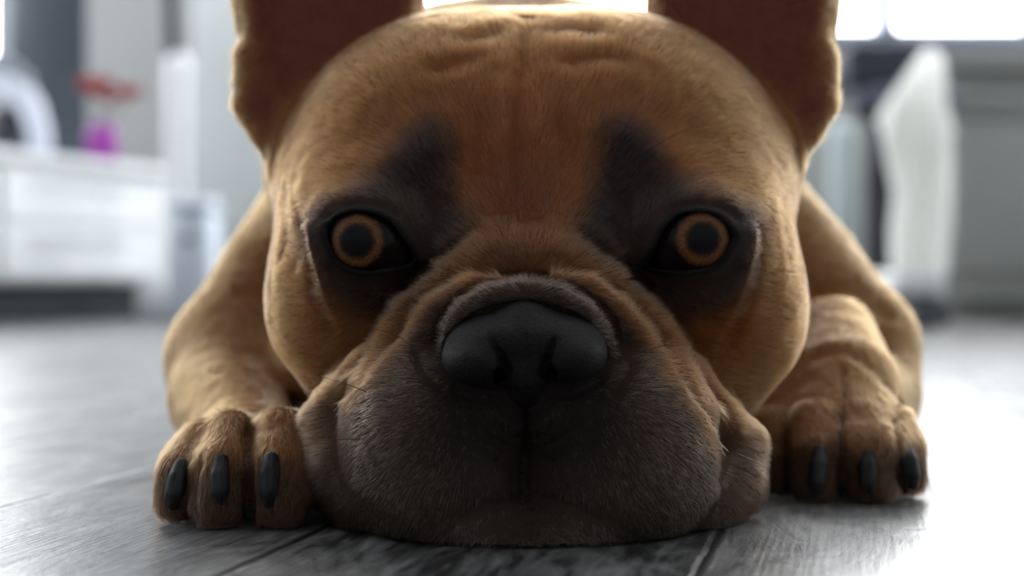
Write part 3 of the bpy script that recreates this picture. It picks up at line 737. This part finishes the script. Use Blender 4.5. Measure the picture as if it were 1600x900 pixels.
# ------------------------------------------------------------------ floor: grey embossed wood-look planks, running 14 degrees off the view axis
def box(name, x0, x1, y0, y1, z0, z1, mat, parent=None, bev=0.0):
    bm = bmesh.new(); bmesh.ops.create_cube(bm, size=1)
    for v in bm.verts: v.co = Vector(((x0+x1)/2+v.co.x*(x1-x0), (y0+y1)/2+v.co.y*(y1-y0), (z0+z1)/2+v.co.z*(z1-z0)))
    if bev: bmesh.ops.bevel(bm, geom=bm.edges[:], offset=bev, segments=3, affect='EDGES', profile=0.5)
    me = bpy.data.meshes.new(name); bm.to_mesh(me); bm.free()
    if bev:
        for p in me.polygons: p.use_smooth = True
    return new_obj(name, me, mat, parent)
def boxes(name, L, mat, parent=None, bev=0.0):
    bm = bmesh.new()
    for (x0, x1, y0, y1, z0, z1) in L:
        r = bmesh.ops.create_cube(bm, size=1)
        for v in r['verts']: v.co = Vector(((x0+x1)/2+v.co.x*(x1-x0), (y0+y1)/2+v.co.y*(y1-y0), (z0+z1)/2+v.co.z*(z1-z0)))
    if bev: bmesh.ops.bevel(bm, geom=bm.edges[:], offset=bev, segments=2, affect='EDGES', profile=0.5)
    me = bpy.data.meshes.new(name); bm.to_mesh(me); bm.free()
    return new_obj(name, me, mat, parent)
def plain(name, c, rough=0.6, metal=0.0, bump=0.0, bscale=40, spec=0.5, var=0.06):
    m, nt, b = nodes_of(name); b.inputs['Roughness'].default_value = rough; b.inputs['Metallic'].default_value = metal; b.inputs['Specular IOR Level'].default_value = spec
    n = nt.nodes.new('ShaderNodeTexNoise'); n.inputs['Scale'].default_value = bscale; n.inputs['Detail'].default_value = 4
    tc = nt.nodes.new('ShaderNodeTexCoord'); nt.links.new(tc.outputs['Object'], n.inputs['Vector'])
    cr = nt.nodes.new('ShaderNodeValToRGB'); cr.color_ramp.elements[0].color = (*[v*(1-var) for v in c], 1); cr.color_ramp.elements[1].color = (*[min(1, v*(1+var)) for v in c], 1)
    nt.links.new(n.outputs['Fac'], cr.inputs[0]); nt.links.new(cr.outputs[0], b.inputs['Base Color'])
    if bump:
        bp = nt.nodes.new('ShaderNodeBump'); bp.inputs['Strength'].default_value = bump; bp.inputs['Distance'].default_value = 0.004
        nt.links.new(n.outputs['Fac'], bp.inputs['Height']); nt.links.new(bp.outputs[0], b.inputs['Normal'])
    return m
fm, nt, b = nodes_of('grey_wood_floor')
N = nt.nodes.new; Lk = nt.links.new
def mth(op, a, b_=None, c=None):
    n = N('ShaderNodeMath'); n.operation = op
    for i, v in enumerate((a, b_, c)):
        if v is None: continue
        if isinstance(v, (int, float)): n.inputs[i].default_value = v
        else: Lk(v, n.inputs[i])
    return n.outputs[0]
geo = N('ShaderNodeNewGeometry'); mp = N('ShaderNodeMapping'); mp.vector_type = 'POINT'; mp.inputs['Rotation'].default_value = (0, 0, math.radians(14)); Lk(geo.outputs['Position'], mp.inputs[0])
sx = N('ShaderNodeSeparateXYZ'); Lk(mp.outputs[0], sx.inputs[0])
U = mth('ADD', sx.outputs['X'], 0.037+0.102*40); V_ = sx.outputs['Y']
kq = mth('FLOOR', mth('DIVIDE', U, 0.102)); fu = mth('SUBTRACT', mth('DIVIDE', U, 0.102), kq)
rowoff = mth('MULTIPLY', mth('FRACT', mth('MULTIPLY', mth('ADD', kq, 0.37), 0.6180339)), 0.9)
Vr = mth('DIVIDE', mth('ADD', mth('ADD', V_, rowoff), 9.0), 0.9); fv = mth('FRACT', Vr); kv = mth('FLOOR', Vr)
edge_u = mth('MULTIPLY', mth('MINIMUM', fu, mth('SUBTRACT', 1.0, fu)), 0.102); edge_v = mth('MULTIPLY', mth('MINIMUM', fv, mth('SUBTRACT', 1.0, fv)), 0.9)
edge = mth('MINIMUM', edge_u, edge_v)
ckn = N('ShaderNodeTexNoise'); ckn.inputs['Scale'].default_value = 9; ckn.inputs['Detail'].default_value = 1; Lk(mp.outputs[0], ckn.inputs['Vector'])
crack = mth('ADD', mth('MULTIPLY', mth('ABSOLUTE', mth('SUBTRACT', fu, 0.125)), 0.102), mth('MULTIPLY', mth('MAXIMUM', mth('SUBTRACT', ckn.outputs['Fac'], 0.52), 0.0), 0.05))
crack = mth('ADD', crack, mth('MAXIMUM', mth('ADD', sx.outputs['X'], 0.11), 0.0))
edge = mth('MINIMUM', edge, mth('ADD', crack, 0.0003))
wob = N('ShaderNodeTexNoise'); wob.inputs['Scale'].default_value = 90; wob.inputs['Detail'].default_value = 3; Lk(geo.outputs['Position'], wob.inputs['Vector'])
edge = mth('SUBTRACT', edge, mth('MULTIPLY', mth('SUBTRACT', wob.outputs['Fac'], 0.42), 0.0028))
seam = N('ShaderNodeMapRange'); seam.inputs[1].default_value = 0.0002; seam.inputs[2].default_value = 0.0017; Lk(edge, seam.inputs[0])
pk = N('ShaderNodeCombineXYZ'); Lk(kq, pk.inputs[0]); Lk(kv, pk.inputs[1])
wn_ = N('ShaderNodeTexWhiteNoise'); wn_.noise_dimensions = '2D'; Lk(pk.outputs[0], wn_.inputs['Vector'])
# grain: stretched along the plank
gv = N('ShaderNodeCombineXYZ'); Lk(mth('MULTIPLY', sx.outputs['X'], 1.0), gv.inputs[0]); Lk(mth('MULTIPLY', V_, 0.10), gv.inputs[1]); Lk(mth('MULTIPLY', wn_.outputs['Value'], 3.0), gv.inputs[2])
gr = N('ShaderNodeTexNoise'); gr.inputs['Scale'].default_value = 420; gr.inputs['Detail'].default_value = 5; gr.inputs['Roughness'].default_value = 0.65; Lk(gv.outputs[0], gr.inputs['Vector'])
gv2 = N('ShaderNodeCombineXYZ'); Lk(mth('MULTIPLY', sx.outputs['X'], 1.0), gv2.inputs[0]); Lk(mth('MULTIPLY', V_, 0.38), gv2.inputs[1]); Lk(mth('MULTIPLY', wn_.outputs['Value'], 5.0), gv2.inputs[2])
bl = N('ShaderNodeTexNoise'); bl.inputs['Scale'].default_value = 42; bl.inputs['Detail'].default_value = 7; bl.inputs['Roughness'].default_value = 0.7; bl.inputs['Distortion'].default_value = 1.2; Lk(gv2.outputs[0], bl.inputs['Vector'])
wv = N('ShaderNodeTexWave'); wv.inputs['Scale'].default_value = 150; wv.inputs['Distortion'].default_value = 4; wv.inputs['Detail'].default_value = 3; Lk(gv.outputs[0], wv.inputs['Vector'])
cf = mth('ADD', mth('ADD', mth('MULTIPLY', gr.outputs['Fac'], 0.35), mth('MULTIPLY', bl.outputs['Fac'], 0.65)), mth('MULTIPLY', mth('SUBTRACT', wn_.outputs['Value'], 0.5), 0.08))
cr = N('ShaderNodeValToRGB'); Lk(cf, cr.inputs[0]); e = cr.color_ramp.elements
e[0].position = 0.40; e[0].color = (*srgb(44, 43, 44), 1); e[1].position = 0.64; e[1].color = (*srgb(158, 156, 152), 1)
q = e.new(0.5); q.color = (*srgb(112, 110, 109), 1)
mx = N('ShaderNodeMix'); mx.data_type = 'RGBA'; mx.inputs[6].default_value = (0.012, 0.012, 0.013, 1); Lk(seam.outputs[0], mx.inputs[0]); Lk(cr.outputs[0], mx.inputs[7]); Lk(mx.outputs[2], b.inputs['Base Color'])
hgt = mth('ADD', mth('ADD', mth('MULTIPLY', gr.outputs['Fac'], 0.5), mth('MULTIPLY', bl.outputs['Fac'], 1.3)), mth('ADD', mth('MULTIPLY', seam.outputs[0], 1.6), mth('MULTIPLY', wv.outputs['Fac'], 0.05)))
bp = N('ShaderNodeBump'); bp.inputs['Strength'].default_value = 0.6; bp.inputs['Distance'].default_value = 0.0006; Lk(hgt, bp.inputs['Height']); Lk(bp.outputs[0], b.inputs['Normal']); Lk(bp.outputs[0], b.inputs['Coat Normal'])
b.inputs['Roughness'].default_value = 0.34; b.inputs['Specular IOR Level'].default_value = 0.5
b.inputs['Coat Weight'].default_value = 0.15; b.inputs['Coat Roughness'].default_value = 0.25
floor = box('floor', RX0-0.1, RX1+0.1, RY0-0.1, RY1+0.1, -0.05, 0, fm); tag(floor, 'grey wood-look plank floor', 'floor', kind='structure')

# ------------------------------------------------------------------ room shell
wallm = plain('grey_wall_paint', srgb(176, 178, 177), 0.85, bump=0.05, bscale=60); wallw = plain('pale_wall_paint', srgb(196, 200, 202), 0.85, bump=0.05, bscale=60)
whitem = plain('white_lacquer', srgb(236, 238, 238), 0.35); framem = plain('window_frame_plastic', srgb(170, 176, 190), 0.4)
def wall(name, pieces, mat):
    o = boxes(name, pieces, mat); tag(o, name.replace('_', ' ')+' of the room, painted grey', 'wall', kind='structure')
T = 0.08
wall('wall_back', [(RX0-T, SW[0], RY1, RY1+T, 0, RZ), (SW[1], BW[0], RY1, RY1+T, 0, RZ), (SW[0], SW[1], RY1, RY1+T, 0, SW[2]), (SW[0], SW[1], RY1, RY1+T, SW[3], RZ), (BW[1], GD[0], RY1, RY1+T, 0, RZ), (GD[1], RX1+T, RY1, RY1+T, 0, RZ), (GD[0], GD[1], RY1, RY1+T, 0, GD[2]), (GD[0], GD[1], RY1, RY1+T, GD[3], RZ), (BW[0], BW[1], RY1, RY1+T, 0, BW[2]), (BW[0], BW[1], RY1, RY1+T, BW[3], RZ)], wallm)
wall('wall_left', [(RX0-T, RX0, RY0, LW[0], 0, RZ), (RX0-T, RX0, LW[1], RY1, 0, RZ), (RX0-T, RX0, LW[0], LW[1], 0, LW[2]), (RX0-T, RX0, LW[0], LW[1], LW[3], RZ)], wallw)
wall('wall_right', [(RX1, RX1+T, RY0, RW[0], 0, RZ), (RX1, RX1+T, RW[1], RY1, 0, RZ), (RX1, RX1+T, RW[0], RW[1], 0, RW[2]), (RX1, RX1+T, RW[0], RW[1], RW[3], RZ)], wallw)
wall('wall_rear', [(RX0-T, RX1+T, RY0-T, RY0, 0, RZ)], plain('slate_wall_paint', srgb(146, 147, 150), 0.85))
c = box('ceiling', RX0-T, RX1+T, RY0-T, RY1+T, RZ, RZ+0.08, wallw); tag(c, 'plain white ceiling', 'ceiling', kind='structure')
def window(name, x0, x1, z0, z1, y, bars, axis='y'):
    f = 0.03; L = [(x0, x1, z0, z0+f), (x0, x1, z1-f, z1), (x0, x0+f, z0, z1), (x1-f, x1, z0, z1)]+bars
    P_ = [(a, b_, y, y+0.05, c_, d_) if axis == 'y' else (y, y+0.05, a, b_, c_, d_) for a, b_, c_, d_ in L]
    o = boxes(name, P_, framem, bev=0.003); tag(o, name.replace('_', ' ')+' with a pale plastic frame', 'window', kind='structure')
bx0 = P(1366, 0, 2.78)[0]; bx1 = P(1399, 0, 2.78)[0]
window('window_1', BW[0], BW[1], BW[2], BW[3], RY1+0.01, [(bx0, bx1, BW[2], BW[3])])
window('unseen_window_2', LW[0], LW[1], LW[2], LW[3], RX0-0.06, [(1.76, 1.80, LW[2], LW[3])], 'x')
window('unseen_window_3', RW[0], RW[1], RW[2], RW[3], RX1+0.01, [], 'x')
window('unseen_window_4', GD[0], GD[1], GD[2], GD[3], RY1+0.01, [])
window('window_5', SW[0], SW[1], SW[2], SW[3], RY1+0.01, [])
sill = box('trim_1', BW[0]-0.04, BW[1]+0.02, RY1-0.10, RY1+0.01, BW[2]-0.03, BW[2], plain('dark_sill_stone', srgb(92, 96, 108), 0.5), bev=0.004); tag(sill, 'dark stone window sill under the back window', 'sill', kind='structure')
bb = boxes('baseboard_back', [(RX0, GD[0], RY1-0.014, RY1, 0, 0.06)], whitem); tag(bb, 'white baseboard along the back wall', 'baseboard', kind='structure')

def group_empty(name, loc, label, cat):
    o = bpy.data.objects.new(name, None); o.empty_display_size = 0.05; COL.objects.link(o); o.location = loc; return tag(o, label, cat)
def rel(L, loc): return [(a-loc[0], b_-loc[0], c-loc[1], d-loc[1], e_-loc[2], f_-loc[2]) for a, b_, c, d, e_, f_ in L]
def lathe(name, prof, loc, mat, parent=None, n=40):
    V = []; Q = []
    for r, z in prof:
        for k in range(n): V.append((loc[0]+r*math.cos(2*math.pi*k/n), loc[1]+r*math.sin(2*math.pi*k/n), loc[2]+z))
    for i in range(len(prof)-1):
        for k in range(n): Q.append((i*n+k, i*n+(k+1) % n, (i+1)*n+(k+1) % n, (i+1)*n+k))
    return new_obj(name, npmesh(name, np.array(V), np.array(Q)), mat, parent)
def tubew(name, pts, mat, parent=None, h=0.004, k=3):
    CP = [cap(pts, k=k, world=True)]; A = np.array([q[:3] for q in pts]); r = max(q[3] for q in pts)+2*h
    V, Q = polygonize(CP, *[axis_pts([(A[:, i].min()-r, A[:, i].max()+r, h, h)]) for i in range(3)])
    return new_obj(name, npmesh(name, relax(V, Q, 2), Q), mat, parent)

# ------------------------------------------------------------------ left: low white cabinet with things on top
dk = 2.30
cx1 = P(262, 0, dk)[0]; ctop = P(0, 262, dk)[2]
cab = group_empty('low_cabinet', (RX0+0.3, dk, 0), 'low white lacquered cabinet on a dark recessed plinth along the left wall', 'cabinet')
# body runs towards the camera on the left: its front is turned a little to the room
def to_local(o): o.location = (-cab.location.x, -cab.location.y, 0)
yl = 1.92; xl = RX0+0.02
def slab(name, pts, z0, z1, mat, parent=None, bev=0.006):
    bm = bmesh.new(); lo = [bm.verts.new((x, y, z0)) for x, y in pts]; hi = [bm.verts.new((x, y, z1)) for x, y in pts]
    bm.faces.new(lo[::-1]); bm.faces.new(hi); n = len(pts)
    for i in range(n): bm.faces.new((lo[i], lo[(i+1) % n], hi[(i+1) % n], hi[i]))
    if bev: bmesh.ops.bevel(bm, geom=bm.edges[:], offset=bev, segments=2, affect='EDGES')
    me = bpy.data.meshes.new(name); bm.to_mesh(me); bm.free(); return new_obj(name, me, mat, parent)
fx = lambda x: yl+(dk-yl)*(x-(-0.70))/(cx1+0.70)       # front line of the cabinet
x_a = -0.98
to_local(slab('cabinet_body', [(x_a, fx(x_a)+0.02), (cx1, fx(cx1)+0.02), (cx1-0.10, fx(cx1)+0.36), (x_a-0.06, fx(x_a)+0.40)], 0.055, ctop-0.018, whitem, cab))
to_local(slab('cabinet_top', [(x_a-0.01, fx(x_a)-0.005), (cx1+0.01, fx(cx1)-0.005), (cx1-0.10, fx(cx1)+0.38), (x_a-0.07, fx(x_a)+0.42)], ctop-0.018, ctop, whitem, cab))
to_local(slab('plinth', [(x_a, fx(x_a)+0.05), (cx1-0.04, fx(cx1)+0.05), (cx1-0.10, fx(cx1)+0.34), (x_a-0.05, fx(x_a)+0.38)], 0.0, 0.055, plain('dark_plinth', srgb(70, 72, 74), 0.6), cab))
hm_ = plain('brushed_handle', srgb(190, 192, 194), 0.35, metal=0.7)
nd = 3; xs = np.linspace(x_a+0.01, cx1-0.005, nd+1)
for i in range(nd):
    for z0, z1 in ((0.062, (ctop-0.02)*0.5-0.002+0.03), ((ctop-0.02)*0.5+0.032, ctop-0.024)):
        a, b_ = xs[i]+0.003, xs[i+1]-0.003
        dr = slab('drawer', [(a, fx(a)+0.002), (b_, fx(b_)+0.002), (b_, fx(b_)+0.019), (a, fx(a)+0.019)], z0, z1, whitem, cab, 0.003); to_local(dr)
        hx = (a+b_)/2
        slab('handle', [(hx-0.04, fx(hx-0.04)-0.012), (hx+0.04, fx(hx+0.04)-0.012), (hx+0.04, fx(hx+0.04)+0.001), (hx-0.04, fx(hx-0.04)+0.001)], z1-0.020, z1-0.012, whitem, dr, 0.002)
# purple vase with red flowers
vy = 2.28; vx = P(160, 0, vy)[0]
vt = ctop
vase = group_empty('flower_vase', (vx, vy, vt), 'small purple vase holding red flowers on the white cabinet', 'vase')
pm_ = plain('purple_glaze', srgb(140, 44, 142), 0.3)
lathe('vase_body', [(0.001, 0), (0.020, 0.0), (0.024, 0.012), (0.026, 0.035), (0.024, 0.055), (0.018, 0.066), (0.019, 0.070), (0.016, 0.070), (0.015, 0.06), (0.001, 0.03)], (0, 0, 0), pm_, vase)
rm = plain('red_petals', srgb(132, 14, 20), 0.6); gm = plain('green_stems', srgb(60, 84, 56), 0.6)
for (fx_, fz, r) in ((P(150, 0, vy)[0]-vx, P(0, 138, vy)[2]-vt, 0.027), (P(200, 0, vy)[0]-vx, P(0, 147, vy)[2]-vt, 0.021), (P(170, 0, vy)[0]-vx, P(0, 158, vy)[2]-vt, 0.014)):
    tubew('stem', [(0, 0, 0.05, 0.0018), (fx_*0.4, 0, 0.075, 0.0017), (fx_, 0, fz, 0.0016)], gm, vase, h=0.0016, k=1)
    CP = [cap([(fx_, 0, fz, r*0.45), (fx_, 0, fz+r*0.3, r*0.4)], world=True, k=2)]
    for k in range(7):
        a = k*0.898; CP.append(cap([(fx_+r*0.2*math.cos(a), r*0.2*math.sin(a), fz-r*0.2, r*0.25), (fx_+r*0.8*math.cos(a), r*0.8*math.sin(a), fz+r*0.3, r*0.33)], world=True, k=1))
    V, Q = polygonize(CP, *[axis_pts([(c0-r*1.6, c0+r*1.6, 0.0022, 0.0022)]) for c0 in (fx_, 0, fz)])
    new_obj('flower', npmesh('flower', relax(V, Q, 1), Q), rm, vase)
# pale table appliance at the left edge: rounded arched body with a dark opening
ay_ = 2.18; k_ = ay_/F
apx = P(35, 0, ay_)[0]
am = plain('pale_grey_shell', srgb(206, 210, 222), 0.35); adk = plain('dark_shell', srgb(44, 46, 50), 0.4)
app = group_empty('coffee_machine', (apx, ay_, ctop), 'pale grey coffee machine with an arched head and dark opening on the white cabinet', 'coffee machine')
def pp(x, y, r): return ((x-35)*k_, 0.0, P(0, y, ay_)[2]-ctop, r*k_)
tubew('machine_body', [pp(62, 232, 19), pp(60, 205, 19), pp(48, 165, 20), pp(28, 140, 22), pp(-10, 130, 22)], am, app, h=0.003)
tubew('machine_hood', [pp(40, 126, 14), pp(20, 104, 12), pp(-10, 96, 12)], plain('grey_hood', srgb(130, 136, 142), 0.4), app, h=0.003)
tubew('water_tank', [pp(8, 208, 26), pp(8, 188, 24)], adk, app, h=0.003)
lathe('drip_tray', [(0.001, 0), (0.062, 0), (0.064, 0.004), (0.062, 0.010), (0.001, 0.010)], (0, 0, 0), am, app)
# dark screen standing behind, on the cabinet
tvm = plain('dark_screen', srgb(66, 74, 82), 0.3)
ty = 2.46
scr = group_empty('television', (P(80, 0, ty)[0], ty, ctop), 'dark flat television standing on the white cabinet behind the purple vase', 'television')
def txx(x): return P(x, 0, ty)[0]-scr.location.x
box('television_screen', txx(16), txx(138), -0.012, 0.0, 0.03, 0.40, tvm, scr, 0.004)
box('television_back', txx(30), txx(124), 0.0, 0.03, 0.06, 0.36, adk, scr, 0.006)
box('television_foot', txx(50), txx(104), -0.05, 0.05, 0, 0.008, adk, scr, 0.002); box('television_neck', txx(70), txx(84), -0.004, 0.014, 0.008, 0.07, adk, scr, 0.002)
# tall white post with black grip: a handheld vacuum on its stand
py_ = 2.15; sx_ = P(278, 0, py_)[0]
vac = group_empty('stick_vacuum', (sx_, py_, 0), 'white upright stick vacuum with a black grip beside the white cabinet', 'vacuum cleaner')
vw = plain('white_plastic', srgb(236, 238, 240), 0.35); vb = plain('black_plastic', srgb(26, 27, 30), 0.4)
zt = P(0, 100, py_)[2]
tubew('tube', [(0, 0, 0.05, 0.018), (0, 0, 0.20, 0.0185), (0, 0, zt, 0.0195)], vw, vac, h=0.004)
tubew('grip', [(-0.006, 0, zt+0.01, 0.013), (-0.010, 0, zt+0.10, 0.014), (-0.004, -0.01, zt+0.17, 0.012)], vb, vac, h=0.004)
box('floor_head', -0.05, 0.04, -0.06, 0.05, 0, 0.055, vw, vac, 0.012)
# white bin with small dark mark
by_ = 2.0; bx_ = P(305, 0, by_)[0]; bw = 33*by_/F; bh = P(0, 312, by_)[2]
binm = plain('bluish_white_plastic', srgb(222, 230, 242), 0.35)
bn = group_empty('pedal_bin', (bx_, by_, 0), 'small white pedal bin with a dark badge, standing right of the vacuum cleaner', 'bin')
box('bin_body', -bw, bw, -0.045, 0.045, 0, bh-0.02, binm, bn, 0.012); box('bin_lid', -bw-0.001, bw+0.001, -0.048, 0.046, bh-0.018, bh, binm, bn, 0.008)
box('badge', -0.008, 0.008, -0.0475, -0.0445, bh-0.062, bh-0.050, plain('grey_badge', srgb(120, 124, 130), 0.4), bn, 0.001)
# pale door leaf on the back wall
d0, d1 = P(305, 0, RY1)[0], BW[0]-0.02
dl = group_empty('door_1', ((d0+d1)/2, RY1-0.02, 0), 'pale white door leaf left of the back window', 'door'); dl['kind'] = 'structure'
box('door_panel', d0-dl.location.x, d1-dl.location.x, -0.012, 0.012, 0.005, 2.0, plain('door_paint', srgb(222, 226, 226), 0.5), dl, 0.003)

# ------------------------------------------------------------------ right: grey dresser, white cloth, chair
gy = 2.10; gx0 = P(1478, 0, gy)[0]; gx1 = 0.95; gz = P(0, 82, gy)[2]
gmat = plain('grey_white_paint', srgb(160, 160, 156), 0.5)
drs = group_empty('dresser', ((gx0+gx1)/2, gy+0.2, 0), 'pale grey panelled dresser standing under the window on the right', 'dresser')
lx = drs.location.x; ly = drs.location.y
def gb(n, x0, x1, y0, y1, z0, z1, m=gmat, p=None, bev=0.003): return box(n, x0-lx, x1-lx, y0-ly, y1-ly, z0, z1, m, p or drs, bev)
gb('dresser_body', gx0, gx1, gy, gy+0.42, 0.03, gz-0.02)
gb('dresser_top', gx0-0.012, gx1, gy-0.02, gy+0.43, gz-0.025, gz)
gb('dresser_base', gx0+0.02, gx1-0.02, gy+0.03, gy+0.40, 0, 0.03)
zb = P(0, 182, gy)[2]; zl = P(0, 425, gy)[2]
boxes('moulding', [(gx0-lx, gx1-lx, gy-0.012-ly, gy-ly, zb, zb+0.012), (gx0-lx, gx1-lx, gy-0.008-ly, gy-ly, gz-0.05, gz-0.04)], gmat, drs, 0.002)
for (a, b_) in ((gx0+0.012, gx1-0.012),):
    dd = gb('door_leaf', a, b_, gy-0.010, gy, zl, zb-0.006); gb('drawer_front', a, b_, gy-0.010, gy, zb+0.016, gz-0.055)
    box('knob', (b_ if a < gx0+0.1 else a+0.04)-0.03-lx, (b_ if a < gx0+0.1 else a+0.04)-0.015-lx, gy-0.025-ly, gy-0.010-ly, zb-0.09, zb-0.075, hm_, dd, 0.004)
# crumpled white cloth bag standing on a flat box
clm = plain('white_cotton', srgb(246, 246, 242), 0.9, bump=0.6, bscale=30)
ntc = clm.node_tree; tb = ntc.nodes.new('ShaderNodeBsdfTranslucent'); tb.inputs['Color'].default_value = (0.92, 0.92, 0.90, 1); mxs = ntc.nodes.new('ShaderNodeMixShader'); mxs.inputs[0].default_value = 0.45
ntc.links.new(ntc.nodes['Principled BSDF'].outputs[0], mxs.inputs[1]); ntc.links.new(tb.outputs[0], mxs.inputs[2]); ntc.links.new(mxs.outputs[0], ntc.nodes['Material Output'].inputs['Surface'])
cy0 = 1.83
outline = [(1443, 78), (1468, 84), (1476, 130), (1486, 190), (1484, 260), (1488, 330), (1480, 400), (1478, 426), (1400, 426), (1392, 360), (1396, 300), (1388, 260), (1376, 205), (1372, 180), (1400, 140)]
nxg, nzg = 60, 130; Pg = []; idx = {}
V = []; Q = []
gxs = np.linspace(1362, 1496, nxg); gys = np.linspace(72, 432, nzg)
GX, GY = np.meshgrid(gxs, gys, indexing='ij'); SD = poly_sd(GX, GY, smooth_poly(outline, 3))
for side in (0, 1):
    for i in range(nxg):
        for j in range(nzg):
            if SD[i, j] < 1:
                x, y, z = P(GX[i, j], GY[i, j], cy0)
                w = 0.010*math.sin(GX[i, j]*0.16+0.02*GY[i, j])+0.010*mnoise.noise(Vector((x*22, z*14, 3)))+0.012*mnoise.noise(Vector((x*9, z*9, 7)))
                idx[side, i, j] = len(V); V.append((x, cy0+(w if not side else w*0.4)+side*0.045*math.sqrt(min(1, max(0.02, -SD[i, j]/40))), z))
for side in (0, 1):
    for i in range(nxg-1):
        for j in range(nzg-1):
            ks = [(side, i, j), (side, i+1, j), (side, i+1, j+1), (side, i, j+1)]
            if all(q in idx for q in ks):
                f4 = [idx[q] for q in ks]; Q.append(f4 if side == 1 else f4[::-1])
cme = npmesh('cloth_bag', np.array(V), np.array(Q))
clo = new_obj('cloth_bag', cme, clm); tag(clo, 'crumpled white cloth bag standing on the flat white box beside the grey dresser', 'bag')
wbx = box('storage_box', P(1398, 0, 1.77)[0], P(1478, 0, 1.77)[0], 1.77, 1.90, P(0, 462, 1.77)[2], P(0, 424, 1.77)[2], whitem, None, 0.006)
tag(wbx, 'flat white box on a dark stand under the crumpled white bag', 'box')
sb = box('low_stand', P(1430, 0, 1.78)[0], P(1476, 0, 1.78)[0], 1.79, 1.89, 0, P(0, 462, 1.77)[2], plain('dark_grey_stand', srgb(96, 98, 104), 0.5), None, 0.003)
tag(sb, 'small dark grey stand carrying the flat white box', 'stand')
# dark office chair
hy = 1.98; hm2 = plain('dark_blue_fabric', srgb(52, 56, 68), 0.8, bump=0.3, bscale=200); hp = plain('dark_plastic', srgb(30, 32, 38), 0.5); hg = plain('blue_grey_shell', srgb(96, 100, 116), 0.5)
hx_ = P(1375, 0, hy)[0]
ch = group_empty('office_chair', (hx_, hy, 0), 'dark blue office chair below the window between the dog and the white bag', 'chair')
z = lambda y: P(0, y, hy)[2]
box('seat', -0.058, 0.075, -0.06, 0.07, z(146), z(74), hm2, ch, 0.016)
tubew('seat_shell', [(-0.045, -0.05, z(160), 0.012), (0.0, -0.05, z(153), 0.014), (0.09, -0.05, z(160), 0.012)], hg, ch, h=0.004)
tubew('post', [(-0.03, -0.04, z(178), 0.016), (0.0, -0.03, z(186), 0.022), (0.0, 0, z(300), 0.021), (0.0, 0, 0.05, 0.024)], hp, ch, h=0.005)
for k in range(5):
    a = k*1.2566+0.3; tubew('leg', [(0, 0, 0.05, 0.014), (0.10*math.cos(a), 0.07*math.sin(a), 0.022, 0.010)], hp, ch, h=0.005)
    lathe('caster', [(0.001, 0), (0.010, 0), (0.012, 0.010), (0.010, 0.020), (0.001, 0.020)], (0.10*math.cos(a), 0.07*math.sin(a), 0.0), hp, ch, 16)
# pale panel behind the chair
pn = box('leaning_board', P(1299, 0, 2.5)[0], P(1343, 0, 2.5)[0], 2.5, 2.53, 0, P(0, 192, 2.5)[2], plain('pale_green_white', srgb(206, 218, 220), 0.4), None, 0.012)
tag(pn, 'pale rounded board leaning upright behind the dark office chair', 'board')
